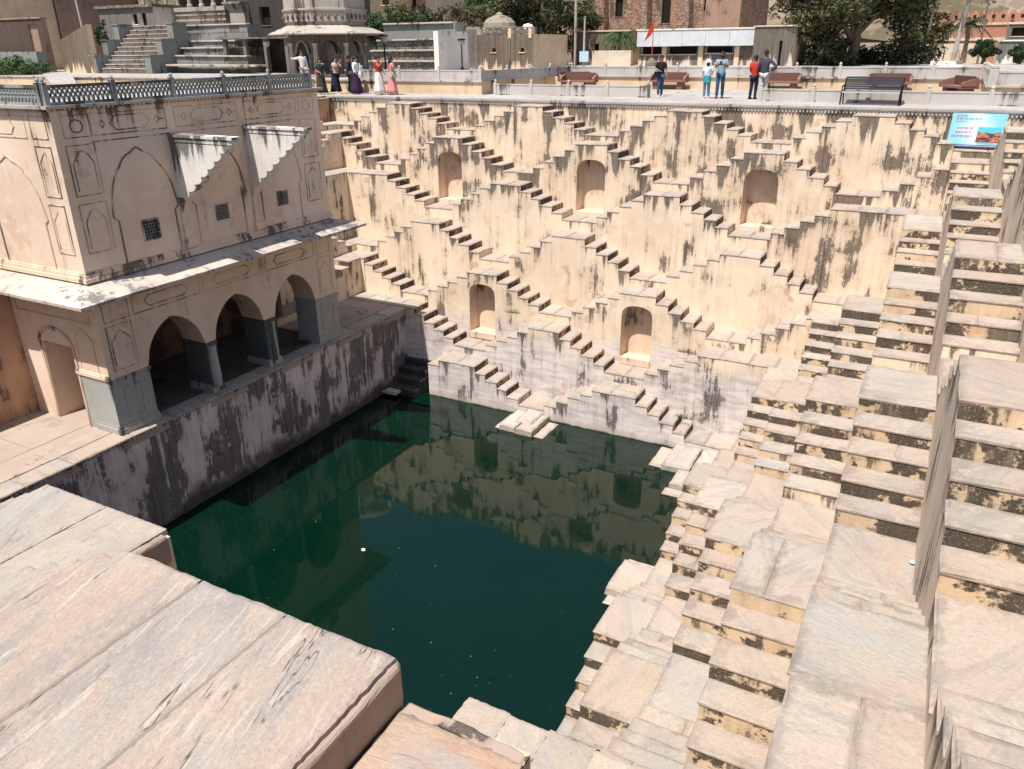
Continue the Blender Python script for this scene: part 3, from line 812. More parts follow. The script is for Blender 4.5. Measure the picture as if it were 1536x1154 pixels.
# roof slab and balustrade
b = PB_(); b.box(XW - .1, FX + .13, YS - .13, YE + .13, .83, .9); b.build('roof_slab', M_CEM)
b = PB_()
for i in range(72):
    y = YS - .05 + i * .128; b.box(FX, FX + .07, y, y + .07, .775, .828)
for i in range(56):
    x = FX - .1 - i * .128; b.box(x, x + .07, YS - .07, YS, .775, .828)
tag(b.build('dentil_row', M_GROOVE), kind='stuff')
M_RAIL = plaster('grey green railing marble', (0.30, 0.32, 0.31), dark=.2, top=.2, peel=0)
def rail(p0, p1, nz, name='balustrade'):
    """pierced marble railing between posts"""
    p0, p1 = Vector(p0), Vector(p1); d = (p1 - p0); L = d.length; d.normalize(); nn = Vector((-d.y, d.x, 0))
    np_ = max(1, round(L / 1.85))
    for i in range(np_ + 1):
        c = p0 + d * (L * i / np_)
        b = PB_(); b.box(c.x - .06, c.x + .06, c.y - .06, c.y + .06, nz, nz + .5); b.lathe((c.x, c.y, nz + .5), [(.05, 0), (.035, .02), (.055, .05), (.04, .09), (.008, .11)], 8)
        b.build('post', M_RAIL)
    for i in range(np_):
        a, c = p0 + d * (L * i / np_ + .06), p0 + d * (L * (i + 1) / np_ - .06)
        W = (c - a).length
        f = lambda s, q, dd: tuple(a + d * s + nn * (dd - .03) + Vector((0, 0, nz + q)))
        b = PB_()
        b.poly(rect(0, W, 0, .07), [], f, 0, .06); b.poly(rect(0, W, .38, .45), [], f, -.01, .07)
        n = int(W / .125); cw = W / n
        for j in range(n):   # pairs of crossed curved bars
            s = j * cw
            for pts in ([(s, .07), (s + cw * .12, .16), (s + cw, .30), (s + cw * .5, .38)], [(s + cw, .07), (s + cw * .88, .16), (s, .30), (s + cw * .5, .38)]):
                ribbon(b, pts, f, .021, .04, d_base=.05)
        b.build('lattice_panel', M_RAIL)
rail((FX - .02, YS + .02, 0), (FX - .02, YE - .3, 0), .9)
rail((XW + .1, YS + .02, 0), (FX - .2, YS + .02, 0), .9)

# ------------------------------------------------------------------ foreground slabs on the near side
YF3, YF4 = -26.42, -24.35
root = thing('stone_staircase', 'huge cracked flagstone platform overhanging the pool, with steps down its side', 'staircase', (10, -27.4, -2.89))
def rel(o): return lambda *a: [a[0] - o[0], a[1] - o[0], a[2] - o[1], a[3] - o[1], a[4] - o[2]]
q = rel((10, -27.4, -2.89))
b = MB(); b.box(-1.92, 1.70, -3.7, YF3 + 27.4 - .03, -9, -.11); b.build('body', plaster('scuffed orange plaster', (0.58, 0.37, 0.25), dark=.36, top=.2, peel=.6), root)
def rough_slab(name, parent, x0, x1, y0, y1, z, t, mat, seed, worn=.03, amp=.006, n=26, lip=None):
    """large flagstone with an undulating, flaked top"""
    rr = np.random.RandomState(seed); nx = max(4, int((x1 - x0) / .045)); ny = max(4, int((y1 - y0) / .045))
    b = MB(); k = rr.rand(8, 4) * 6.28
    def hgt(x, y):
        s = 0
        for i in range(6): s += math.sin(x * (1.2 + i * 1.7) * math.cos(k[i, 0]) + y * (1.2 + i * 1.7) * math.sin(k[i, 0]) + k[i, 1]) / (1 + i)
        ter = math.floor((x * .9 + y * .25 + s * .28 + k[6, 0]) * 2.2)          # flaked layers
        return amp * (s * .6 + 1.3 * math.sin(ter * 12.9898 + k[6, 1]))
    ids = {}
    ex = [rr.uniform(-.5, 1) * worn * .5 for _ in range(nx + ny + 40)]
    for i in range(nx + 1):
        for j in range(ny + 1):
            x, y = x0 + (x1 - x0) * i / nx, y0 + (y1 - y0) * j / ny
            e = min(x - x0, x1 - x, y - y0, y1 - y)
            z_ = z + hgt(x, y) * min(1, .25 + e / .2) - (worn * .55 * (1 - min(1, e / .07)) ** 2)
            if i in (0, nx): x += (1 if i == 0 else -1) * abs(ex[j]) 
            if j in (0, ny): y += (1 if j == 0 else -1) * abs(ex[ny + i])
            ids[i, j] = len(b.v); b.v.append((x, y, z_))
    for i in range(nx):
        for j in range(ny): b.f.append((ids[i, j], ids[i + 1, j], ids[i + 1, j + 1], ids[i, j + 1])); b.mi.append(0); b.uv.append(None)
    per = [(i, 0) for i in range(nx)] + [(nx, j) for j in range(ny)] + [(i, ny) for i in range(nx, 0, -1)] + [(0, j) for j in range(ny, 0, -1)]
    top = [b.v[ids[p]] for p in per]
    b.loops([[(x, y, zz - .0005) for x, y, zz in top], [(x, y, z - t) for x, y, zz in top]], cap0=False, cap1=True)
    b.uv = [[(0, .6)] * len(f_) for f_ in b.f]
    return b.build(name, mat, parent)
xs = [8.1, 9.28, 10.42, 11.69]
for i in range(3):
    a = q(xs[i] + .006, xs[i + 1] - .008, -31.0, YF3 - .055, -2.89)
    rough_slab('flagstone', root, *a, .1, M_SLAB, 11 + i, .035, .007)
# plaster lip along the pool edge and the side
def lip(name, parent, pts, z0, z1, wd, seed, mat):
    rr = random.Random(seed); b = MB(); L = []
    P = [Vector(p) for p in pts]
    fine = []
    for i in range(len(P) - 1):
        n = max(2, int((P[i + 1] - P[i]).length / .12))
        for j in range(n + (1 if i == len(P) - 2 else 0)): fine.append(P[i].lerp(P[i + 1], j / n))
    for i, p in enumerate(fine):
        d = (fine[min(i + 1, len(fine) - 1)] - fine[max(i - 1, 0)]).normalized(); nn = Vector((-d.y, d.x))
        ph_ = i * .55 + seed
        o = .012 * math.sin(ph_) + .008 * math.sin(ph_ * 2.7) + rr.uniform(-.008, .008); t = .006 * math.sin(ph_ * .8) + rr.uniform(-.005, .004)
        w_ = wd * rr.uniform(.75, 1.15)
        sec = [(-.0, z0), (o * .5, z1 - .06 + t), (-.012 + o, z1 - .03 + t), (-.035 + o, z1 - .012 + t), (-w_, z1 - .004 + t), (-w_, z0)]
        L.append([(p.x - nn.x * a, p.y - nn.y * a, zz) for a, zz in sec])
    b.loops(L); return b.build(name, mat, parent)
M_LIP = plaster('worn pink render', (0.36, 0.275, 0.22), dark=.2, top=.1, peel=.4)
lip('edge_render', root, [(1.74, -3.7), (1.74, YF3 + 27.4 - .09), (1.70, YF3 + 27.4 - .02), (1.6, YF3 + 27.4 - .0), (-1.9, YF3 + 27.4 - .0)], -.5, -.05, .16, 3, M_LIP)
for xx in xs[1:3]:
    b = MB(); b.box(xx - 10 - .02, xx - 10 + .02, -3.6, YF3 + 27.4 - .12, -.1, -.016); b.build('mortar_joint', M_MORTAR, root)
for j in range(1, 5):
    a = q(8.1 - .54 * j, 8.1 - .54 * (j - 1), -31.0, YF3 - .02, -2.89 - .24 * j)
    bb = MB(); bb.box(a[0], a[1], a[2], a[3] - .01, a[4] - 3, a[4] - .05); bb.build('riser', M_RISER, root)
    rough_slab('tread', root, a[0], a[1] + .03, a[2], a[3], a[4], .06, M_SLAB, 40 + j, .03, .004)
a = q(11.765, 13.0, -31.0, YF3 - .0, -3.37)
bb = MB(); bb.box(a[0], a[1] - .01, a[2], a[3] - .01, a[4] - 3, a[4] - .06); bb.build('side_step_body', M_RISER, root)
rough_slab('side_step', root, a[0], a[1], a[2], a[3] - .16, a[4], .07, stone('rusty sandstone slab', (1.0, .84, .74), crack=.5), 77, .03, .006)
lip('side_step_render', root, [(a[1], a[2]), (a[1], a[3] - .05), (a[1] - .06, a[3]), (a[0], a[3])], -.62, a[4] - .03, .17, 9, M_LIP)
for j in range(1, 3):
    a = q(13.0 + .5 * (j - 1), 13.0 + .5 * j, -31.0, YF3 - .02, -3.37 - .24 * j)
    bb = MB(); bb.box(a[0], a[1], a[2], a[3] - .01, a[4] - 3, a[4] - .05); bb.build('riser', M_RISER, root)
    rough_slab('tread', root, a[0], a[1], a[2], a[3], a[4], .06, M_SLAB, 60 + j, .03, .004)

root = thing('stone_staircase', 'smooth grey flagstone platform beside the pavilion terrace, below the cracked platform', 'staircase', (4.5, -25, -4.5))
b = MB(); b.box(-1.45, 1.5, -1.5, YF4 + 25 - .14, -7, -.1); b.box(-7.4, -1.6, -1.5, YF4 + 25 - .16, -7, -3.0); b.build('body', M_WALL_D, root)
rough_slab('flagstone', root, -1.45, .05, -1.5, YF4 + 25 - .1, 0, .12, stone('grey flagstone', (.86, .90, .93), crack=.3, scale=.7), 5, .03, .006)
rough_slab('flagstone', root, .06, 1.42, -1.5, YF4 + 25 - .1, 0, .12, stone('pale grey flagstone', (.95, .96, .97), crack=.3, scale=.7), 6, .03, .006)
lip('edge_render', root, [(1.52, -1.5), (1.52, YF4 + 25 - .2), (-1.2, YF4 + 25 - .2), (-1.5, YF4 + 25 - .55)], -.5, -.03, .11, 5, M_LIP)
for j in range(1, 5):
    rough_slab('tread', root, -1.45 - .5 * j, -1.45 - .5 * (j - 1), -1.5, YF4 + 25 - .2, -.24 * j, .3, M_SLAB, 90 + j, .03, .004)

root = thing('stone_staircase', 'jointed flagstone landing beside the rusty side step of the huge cracked platform', 'staircase', (12, -25.2, -5.75))
b = MB(); b.box(-1.1, 1.45, -1.6, 25.2 - 24.2, -6, -.07); b.box(-5.0, -1.1, -1.6, 25.2 - 24.35, -6, -1.2); b.build('body', M_WALL, root)
for i, (x0, x1) in enumerate(((10.92, 11.56), (11.55, 12.11), (12.1, 12.73), (12.72, 13.5))):
    for j, (y0, y1) in enumerate(((-26.4, -25.19), (-25.2, -24.13))):
        rough_slab('flagstone', root, x0 - 12, x1 - 12, y0 + 25.2, y1 + 25.2 - .03 * (i % 2), 0.0, .08, M_STONE if (i + j) % 2 else M_STONE_P, 120 + i * 2 + j, .03, .004)
# ------------------------------------------------------------------ ground around the well
M_EARTH = plaster('dusty ground', (0.42, 0.36, 0.29), dark=.12, top=0, peel=.2)
b = MB()
BIG = 900
for x0, x1, y0, y1 in ((-BIG, BIG, .55, BIG), (-BIG, -11.2, -31.2, .55), (18.4, BIG, -31.2, .55), (-BIG, BIG, -BIG, -31.2)):
    b.face([(x0, y0, .02), (x1, y0, .02), (x1, y1, .02), (x0, y1, .02)])
tag(b.build('ground', M_EARTH), kind='structure')
wallbox('retaining_wall', 'retaining wall behind the huge cracked flagstone platform', -11.2, 18.4, -31.6, -31.15, -9, .012, M_WALL_D)
# walkway with its moulded edge
b = MB(); b.box(-11.4, 20, -.07, 10.3, -.055, .045)
wk = tag(b.build('walkway', M_PAVE), kind='structure')
x = -11.3
while x < 19.8:
    x1 = min(x + R.uniform(1.5, 2.2), 19.9)
    slab('edge_slab', wk, x + .004, x1 - .004, -.085, .42, .055, .10, M_PAVE, .008, .0006)
    y = .43
    while y < 3.0:
        slab('paving_slab', wk, x + .004, x1 - .004, y, y + 1.2, .053, .05, M_PAVE, .005, .0005); y += 1.208
    x = x1
b = MB(); b.box(-11.3, 19.9, -.055, 0.02, -.10, -.056)
b.build('edge_moulding', M_CEM, wk)
b = MB()
for i in range(258):
    x = -11.2 + i * .12; b.box(x, x + .065, -.05, 0.01, -.17, -.1)
tag(b.build('dentil_row', M_CEM, wk), kind='stuff')
# raised terraces beyond
M_TERR = plaster('terrace cream render', (0.62, 0.46, 0.30), dark=.14, top=.15, peel=.3)
b = MB()
b.box(-60, -4.15, 2.45, 40, 0, .62); b.box(-4.15, 40, 10.3, 40, 0, .618); b.box(16.0, 40, 3.4, 10.3, 0, .622)
rt = tag(b.build('raised_terrace', [M_TERR]), kind='structure')
b = MB(); b.box(-60, -4.16, 2.46, 40, .622, .64); b.box(-4.16, 40, 10.31, 40, .62, .638); b.box(16.01, 40, 3.41, 10.3, .624, .642); b.build('terrace_paving', M_PAVE, rt)
def parapet(label, p0, p1, z, h=.45, step=2.0, mat=None, group='low cement parapets', cop=True):
    p0, p1 = Vector((*p0, z)), Vector((*p1, z)); d = p1 - p0; L = d.length; a = math.atan2(d.y, d.x)
    root = thing('parapet_wall', label, 'parapet', p0, a, group)
    n = max(1, round(L / step))
    for i in range(n + 1):
        s = L * i / n
        b = MB(); b.box(s - .075, s + .075, -.085, .085, 0, h + .05); b.lathe((s, 0, h + .05), [(.06, 0), (.04, .03), (.065, .07), (.05, .12), (.01, .15)], 8)
        b.build('post', mat or M_CEM, root)
    for i in range(n):
        s0, s1 = L * i / n + .077, L * (i + 1) / n - .077
        b = MB(); b.box(s0, s1, -.05, .05, 0, h - .06); b.box(s0, s1, -.065, .065, h - .058, h); b.box(s0, s1, -.062, .062, .0, .05)
        b.build('panel', mat or M_CEM, root)
    return root
parapet('low pale cement parapet along the walkway, between standing woman and cream corner', (-3.55, 2.7), (3.7, 2.75), .05, .47)
parapet('low cement parapet running behind the black iron bench', (8.45, 2.1), (20, 1.75), .05, .45)
parapet('cement parapet on the cream terrace behind the women in skirts', (-11.0, 2.52), (-4.22, 2.52), .64, .46)
parapet('shaded cement parapet leading back to the red benches', (-4.22, 2.7), (-3.3, 10.3), .64, .44)
parapet('long cement parapet on the terrace behind the red benches', (-3.2, 10.38), (15.9, 10.38), .64, .44)
parapet('cement parapet stepping forward beside the turned red bench', (15.98, 10.2), (16.06, 3.5), .64, .46, 1.4)
parapet('cement parapet above the blue sign corner', (16.2, 3.48), (26, 3.3), .64, .46)
b = MB(); b.box(-60, -4.1, 2.38, 2.46, .585, .645); b.box(-3.2, 16, 10.22, 10.31, .585, .643); b.box(15.93, 16.01, 3.4, 10.3, .585, .647)
b.box(15.93, 30, 3.32, 3.41, .58, .646)
tag(b.build('terrace_coping', M_CEM), 'thin cement coping along the cream terrace edge', 'coping')

# ------------------------------------------------------------------ benches
M_RED = plain('red sandstone', (0.225, 0.115, 0.09), .75, .12, 5)
def red_bench(label, x, y, rz=0.0, wd=1.75):
    r = thing('stone_bench', label, 'bench', (x, y, .05), rz, 'red sandstone benches')
    h = wd / 2
    b = MB(); pr_ = [(-h, .32), (h, .32), (h, .72), (h - .1, .78), (-h + .1, .78), (-h, .72)]
    b.poly(pr_, [], lambda a, q, d: (a, .28 + d - .22 * (q - .32), q), 0, .10); b.build('backrest', M_RED, r)
    b = MB(); b.box(-h - .04, h + .04, -.36, .30, .34, .42); b.build('seat', M_RED, r)
    for s in (-1, 1):
        b = MB(); b.poly([(-.36, .42), (.22, .42), (.22, .7), (.0, .66), (-.3, .58), (-.36, .52)], [], lambda a, q, d: (s * h - .06 + d, a, q), 0, .12); b.build('armrest', M_RED, r)
        b = MB(); b.box(s * (h - .25) - .13, s * (h - .25) + .13, -.26, .24, 0, .34); b.build('leg', M_RED, r)
for lab, x, y, rz in (('red sandstone bench at the shaded parapet end, behind the pale cement parapet', -1.9, 8.4, 0.05), ('red sandstone bench standing turned beside the shaded parapet corner', -2.6, 9.6, 0.7),
                      ('red sandstone bench behind the standing woman with a black handbag', 2.35, 9.75, 0), ('red sandstone bench right beside the man with hand on hip', 7.7, 9.75, 0),
                      ('red sandstone bench seen over the black iron bench', 12.35, 9.75, 0), ('red sandstone bench turned sideways near the forward parapet step', 15.1, 7.2, -1.1)):
    red_bench(lab, x, y, rz)
M_IRON = plain('black painted iron', (.010, .011, .014), .6, .2, 8, .25)
M_IRONW = plain('worn bench slat', (.022, .025, .032), .7, .25, 8, .2)
r = thing('iron_bench', 'black iron slatted bench on the walkway above the stairs', 'bench', (12.45, 1.15, .05), -.03)
for s in (-1, 1):
    b = MB(); b.tube([(s * .95, -.34, 0), (s * .95, -.3, .42), (s * .95, .12, .45), (s * .95, .2, .5), (s * .95, .4, .88)], .028, 6); b.tube([(s * .95, -.3, .42), (s * .95, -.27, .62), (s * .95, .25, .64)], .025, 6)
    b.tube([(s * .95, .12, .45), (s * .95, .3, 0)], .026, 6); b.build('side_frame', M_IRON, r)
for i in range(5):
    b = MB(); b.box(-.94, .94, -.31 + i * .085, -.245 + i * .085, .425, .452); b.build('seat_slat', M_IRONW, r)
for i in range(6):
    t = i / 5; y0, z0 = .17 + .2 * t, .5 + .36 * t
    b = MB(); b.poly([(y0, z0), (y0 + .03, z0 + .055), (y0 + .05, z0 + .045), (y0 + .02, z0 - .01)], [], lambda a, q, d: (-.94 + d, a, q), 0, 1.88); b.build('back_slat', M_IRONW, r)
b = MB(); b.box(-.94, .94, -.335, -.312, .40, .455); b.build('front_rail', plain('pale bench rail', (.45, .45, .45), .4, .1), r)  # front rail in a paler grey than the slats

# ------------------------------------------------------------------ sign board
r = thing('sign_board', 'pale blue printed sign board with a small picture, leaning at the stair corner', 'sign', (15.8, -.62, -1.10))
fsg = lambda a, q, d: (a + .04 * q, .30 * q + d - .12, q)
def signblue():
    q = NB('sign sky blue print'); p = q.pos(); s = q.sep(p)
    g = q.math('ADD', q.math('ABSOLUTE', q.math('SUBTRACT', s[0], 15.85)), q.math('MULTIPLY', q.math('ABSOLUTE', q.math('ADD', s[2], .5)), .6))
    return q.done(q.mix(q.step(g, .15, .75), (.52, .66, .70), (.20, .47, .58)), .5)
M_BLUE = signblue()
b = MB(); b.poly(rect(-.72, .82, .05, 1.06), [], fsg, 0, .025); bo = b.build('board', M_BLUE, r)
b = MB(); b.poly(rect(-.72, .82, .05, .125), [], fsg, -.006, -.001); b.build('footer_print', plain('sign navy print', (.03, .04, .16), .5, bump=0), r)
def pic():
    q = NB('sign picture'); p = q.pos(); z = q.sep(p)[2]; n = q.noise(p, 5, 3); n2 = q.noise(q.vec('MULTIPLY', p, (4, 4, 14)), 1, 3)
    hill = q.math('MULTIPLY_ADD', n, .25, z)
    c = q.mix(q.step(hill, -.50, -.47), q.mix(q.step(n2, .42, .58), (.42, .15, .05), (.05, .03, .05)), (.08, .42, .50))
    return q.done(c, .5)
b = MB(); b.poly(rect(.08, .74, .21, .66), [], fsg, -.008, -.0045); b.build('picture_print', pic(), r)
MG = {'pink': plain('sign pink print', (.62, .10, .20), .5, bump=0), 'teal': plain('sign teal print', (.05, .42, .40), .5, bump=0), 'grey': plain('sign grey print', (.25, .3, .33), .5, bump=0), 'white': plain('sign white print', (.8, .8, .82), .5, bump=0)}
def glyphs(a0, a1, q, h, col, seed):
    """a line of small head-barred letters as on the board"""
    rr = random.Random(seed); b = MB(); a = a0
    while a < a1:
        wl = rr.randint(2, 5) * h * .62
        e = min(a + wl, a1)
        b.poly(rect(a, e, q + h * .82, q + h), [], fsg, -.0105, -.0085)
        s = a
        while s < e - h * .2:
            b.poly(rect(s + h * .1, s + h * .26, q, q + h * .82), [], fsg, -.0105, -.0085)
            k = rr.uniform(.2, .5)
            b.poly(rect(s + h * .26, s + h * .5, q + h * k, q + h * (k + .17)), [], fsg, -.0105, -.0085)
            s += h * .62
        a = e + h * .3
    b.build('lettering', MG[col], r)
glyphs(-.6, -.3, .95, .05, 'grey', 1); glyphs(-.6, -.4, .86, .065, 'pink', 2); glyphs(-.36, -.1, .86, .06, 'teal', 3); glyphs(-.07, .12, .86, .055, 'grey', 4); glyphs(-.6, -.25, .80, .03, 'grey', 5)
glyphs(-.52, -.05, .58, .06, 'pink', 6); glyphs(-.55, -.06, .46, .06, 'pink', 7); glyphs(-.63, -.03, .34, .06, 'pink', 8); glyphs(.12, .6, .155, .035, 'grey', 9); glyphs(-.66, .76, .075, .026, 'white', 10)
for s in (-.55, .65):
    b = MB(); b.tube([(s, -.045, 0), (s + .04, .255, 1.0)], .018, 6); b.tube([(s + .03, .22, .85), (s, .5, 0)], .018, 6); b.build('stand', M_IRON, r)

# ------------------------------------------------------------------ people
SKIN = [plain('brown skin', (.23, .115, .065), .6, .08, 6), plain('tan skin', (.30, .165, .10), .6, .08, 6)]
M_HAIR = plain('black hair', (.012, .010, .009), .5, .2, 20)
def cloth(name, col): return plain(name + ' cloth', col, .9, .14, 9)
def skinmesh(name, verts, edges, rads, mat, parent, sub=1):
    me = bpy.data.meshes.new(name); me.from_pydata(verts, edges, []); me.materials.append(mat)
    o = link(name, me, parent)
    md = o.modifiers.new('skin', 'SKIN'); md.use_smooth_shade = True
    if not me.skin_vertices: me.skin_vertices.new()
    for i, q in enumerate(me.skin_vertices[0].data):
        rr = rads[i]; q.radius = rr if isinstance(rr, tuple) else (rr, rr)
        q.use_root = (i == 0)
    sm = o.modifiers.new('sub', 'SUBSURF'); sm.levels = sub; sm.render_levels = sub
    return o
def person(label, x, y, z, rz, h=1.7, skin=0, top=None, bottom=None, skirt=None, sleeve='short', arms=((0, 0), (0, 0)), stride=.1, hair='short', extra=()):
    """figure facing -Y locally; arms: per side (forward bend 0..1, elbow bend 0..1) or a tuple of elbow and hand points"""
    root = thing('person', label, 'person', (x, y, z), rz); k = h / 1.7
    S = lambda p: (p[0] * k, p[1] * k, p[2] * k)
    V, E, RA = [], [], []
    def add(p, r, par=None):
        V.append(S(p)); RA.append((r[0] * k, r[1] * k) if isinstance(r, tuple) else r * k)
        if par is not None: E.append((par, len(V) - 1))
        return len(V) - 1
    pel = add((0, 0, .93), (.13, .10)); wai = add((0, 0, 1.08), (.12, .09), pel); che = add((0, .01, 1.28), (.145, .10), wai)
    nec = add((0, .005, 1.44), .055, che); hd0 = add((0, -.01, 1.52), .075, nec); hd1 = add((0, -.01, 1.60), (.082, .095), hd0); add((0, -.005, 1.68), .055, hd1)
    add((0, -.115, 1.565), .014, hd0)
    J = {}
    for s in (-1, 1):
        sh = add((s * .17, .01, 1.37), .058, che)
        a = arms[0 if s < 0 else 1]
        if isinstance(a[0], tuple): el, ha = a
        else:
            f, e = a
            el = (s * (.22 + .03 * f), -.10 * f + .02, 1.12 + .02 * f)
            ha = (s * (.24 - .15 * e), -.06 - .26 * e - .06 * f, .88 + .36 * e)
        i1 = add(el, .042, sh); i2 = add(ha, .03, i1)
        dv = (Vector(ha) - Vector(el)).normalized(); pm = Vector(ha) + dv * .07
        i3 = add(tuple(pm), (.036, .022), i2)
        for q in range(4):
            off = Vector((0, (q - 1.5) * .019, 0)) if abs(dv.z) > .5 else Vector(((q - 1.5) * .019, 0, 0))
            f1 = add(tuple(pm + dv * .04 + off), .009, i3); add(tuple(pm + dv * (.085 - .008 * abs(q - 1)) + off * 1.1 + Vector((0, -.012, 0))), .007, f1)
        t1 = add(tuple(Vector(ha) + dv * .035 + Vector((-s * .03, -.02, 0))), .010, i2); add(tuple(Vector(ha) + dv * .07 + Vector((-s * .04, -.03, 0))), .008, t1)
        J['sh', s], J['el', s], J['ha', s] = (s * .17, .01, 1.37), el, ha
        hp = add((s * .085, 0, .88), .085, pel)
        kn = (s * .095, s * stride * .5 - .02, .48); an = (s * .10, s * stride + .02, .085)
        k1 = add(kn, .058, hp); a1 = add(an, .037, k1); add((s * .11, s * stride - .12, .035), (.038, .03), a1)
        J['kn', s], J['an', s] = kn, an
    body = skinmesh('body', V, E, RA, SKIN[skin], root)
    if top:
        V, E, RA = [], [], []
        a00 = add((0, 0, .82), (.17, .135)); a0 = add((0, 0, .95), (.165, .13), a00); a1 = add((0, 0, 1.10), (.155, .125), a0); a2 = add((0, .01, 1.28), (.185, .145), a1); a3 = add((0, .008, 1.39), (.125, .11), a2); add((0, .006, 1.44), (.07, .07), a3)
        for s in (-1, 1):
            i0 = add((s * .175, .01, 1.365), .080, a2)
            el, ha = Vector(J['el', s]), Vector(J['ha', s])
            if sleeve == 'short': add(tuple(Vector(J['sh', s]).lerp(el, .8)), .070, i0)
            elif sleeve == 'long': i1 = add(tuple(el), .055, i0); add(tuple(el.lerp(ha, .9)), .042, i1)
            else: add(tuple(Vector(J['sh', s]).lerp(el, .15)), .055, i0)
        skinmesh('top', V, E, RA, top, root)
    if bottom:
        V, E, RA = [], [], []
        a0 = add((0, 0, .93), (.145, .115)); 
        for s in (-1, 1):
            i0 = add((s * .088, 0, .86), .100, a0); i1 = add(J['kn', s], .075, i0); add((J['an', s][0], J['an', s][1], .075), .062, i1)
        skinmesh('trousers', V, E, RA, bottom, root)
    if skirt:
        b = MB(); L = []
        for z_, r_ in ((1.0, .14), (.85, .19), (.55, .23), (.25, .28), (.06, .33)):
            L.append([(r_ * k * (1 + .09 * math.sin(7 * t + z_)) * math.cos(t), r_ * k * .8 * (1 + .09 * math.sin(7 * t + z_)) * math.sin(t), z_ * k) for t in [2 * math.pi * i / 28 for i in range(28)]])
        b.loops(L, cap0=True, cap1=True); b.build('skirt', skirt, root, smooth=True)
    if hair:
        b = MB(); n = 12; L = []
        prof = [(.105, 1.735), (.1, 1.72)]
        for i in range(7):
            t = math.pi / 2 * i / 6
            L.append([((.093 * math.cos(t) + .002) * k * math.cos(a), (.108 * math.cos(t) + .002) * k * math.sin(a) + .012 * k, (1.585 + .135 * math.sin(t) + (.03 if math.sin(a) < -.3 and i == 0 else 0)) * k) for a in [2 * math.pi * j / n for j in range(n)]])
        b.loops(L); 
        if hair == 'long': b.loops([[(.085 * k * w_ * math.cos(a), (.075 + .045 * math.sin(a)) * k, z_ * k) for a in [2 * math.pi * j / 10 for j in range(10)]] for z_, w_ in ((1.66, .8), (1.5, 1.05), (1.3, 1.25), (1.12, .7))])
        if hair == 'bun': b.lathe((0, .12 * k, 1.6 * k), [(.02, -.05), (.05, -.02), (.05, .02), (.02, .05)], 8)
        b.build('hair', M_HAIR, root, smooth=True)
    for e in extra: e(root, k, J)
    return root
def shoe(mat):
    def f(root, k, J):
        for s in (-1, 1):
            an = J['an', s]; b = MB()
            b.loops([[(an[0] * k + x * k, (an[1] + y) * k, z * k) for x, y in ((-.045, .06), (.045, .06), (.05, -.08), (.03, -.17), (-.03, -.17), (-.05, -.08))] for z in (0, .05)]); b.loops([[(an[0] * k + x * k, (an[1] + y) * k, z * k) for x, y in ((-.042, .055), (.042, .055), (.042, -.05), (-.042, -.05))] for z in (.05, .1)])
            b.build('shoe', mat, root)
    return f
def bag(mat, x, y, z, w=.26, h=.22, strap=True, side=1):
    def f(root, k, J):
        b = MB(); b.loops([[((x + a) * k, (y + c) * k, (z + q) * k) for a, c in ((-w / 2 * t, -.06), (w / 2 * t, -.06), (w / 2 * t, .06), (-w / 2 * t, .06))] for q, t in ((0, .9), (h * .5, 1.05), (h, .8))])
        o = b.build('bag', mat, root)
        if strap:
            b = MB(); b.tube([((x - w * .35) * k, y * k, (z + h) * k), (side * .14 * k, (y + .02) * k * .8, 1.39 * k), ((x + w * .35) * k, (y + .03) * k, (z + h) * k)], .011 * k, 5); b.build('strap', mat, root)
    return f
def hat(mat):
    def f(root, k, J):
        b = MB(); b.lathe((0, 0, 1.63 * k), [(.17 * k, -.03 * k), (.165 * k, -.015 * k), (.105 * k, .0), (.10 * k, .07 * k), (.06 * k, .11 * k), (.005, .118 * k)], 14); b.build('hat', mat, root, smooth=True)
    return f
def mask(mat):
    def f(root, k, J):
        b = MB(); b.loops([[(.075 * k * math.cos(a), (-.03 + .09 * math.sin(a)) * k, z_ * k) for a in [math.pi + math.pi * j / 6 for j in range(7)]] for z_ in (1.47, 1.52, 1.57)], close=False, cap0=False, cap1=False); b.build('face_mask', mat, root)
    return f
def specs(root, k, J):
    b = MB(); b.box(-.075 * k, .075 * k, -.118 * k, -.10 * k, 1.595 * k, 1.63 * k); b.build('sunglasses', M_IRON, root)
def phone(root, k, J):
    b = MB(); b.box(-.04 * k, .04 * k, -.42 * k, -.405 * k, 1.22 * k, 1.36 * k); b.build('phone', M_IRON, root)
C_ = {n: cloth(n, c) for n, c in dict(black=(.014, .014, .017), jeans=(.03, .09, .17), ltjeans=(.14, .27, .36), white=(.72, .72, .74), teal=(.03, .30, .34), greyblue=(.26, .33, .38), red=(.52, .03, .02), charcoal=(.055, .055, .075), ltgrey=(.50, .47, .46), purple=(.035, .015, .05), beige=(.50, .36, .28), cream=(.66, .63, .57), pink=(.60, .24, .22), navy=(.012, .02, .045), sand=(.42, .34, .27)).items()}
FACE = math.atan2(15 - 6, 31 + 3)      # towards the pool and the near side
person('woman in black printed tee and blue jeans with a black handbag', 3.95, 3.55, .05, FACE + .35, 1.63, 1, C_['black'], C_['jeans'], arms=((.2, .55), (.3, .1)), hair='long', extra=(shoe(C_['white']), bag(C_['black'], -.2, -.1, .82), specs))
person('child in white sun hat and white top with a teal bag', 6.1, 2.95, .05, FACE - .15, 1.45, 1, C_['white'], C_['ltjeans'], arms=((.1, .2), (.2, .5)), hair=None, stride=.03, extra=(shoe(C_['white']), hat(C_['white']), bag(C_['teal'], .02, -.17, .72, .34, .3), mask(C_['navy'])))
person('man in grey blue shirt and jeans looking at a phone', 6.6, 3.1, .05, FACE - .1, 1.76, 0, C_['greyblue'], C_['jeans'], arms=((.5, 1.0), (.5, 1.0)), stride=.05, extra=(shoe(C_['navy']), mask(C_['black']), phone))
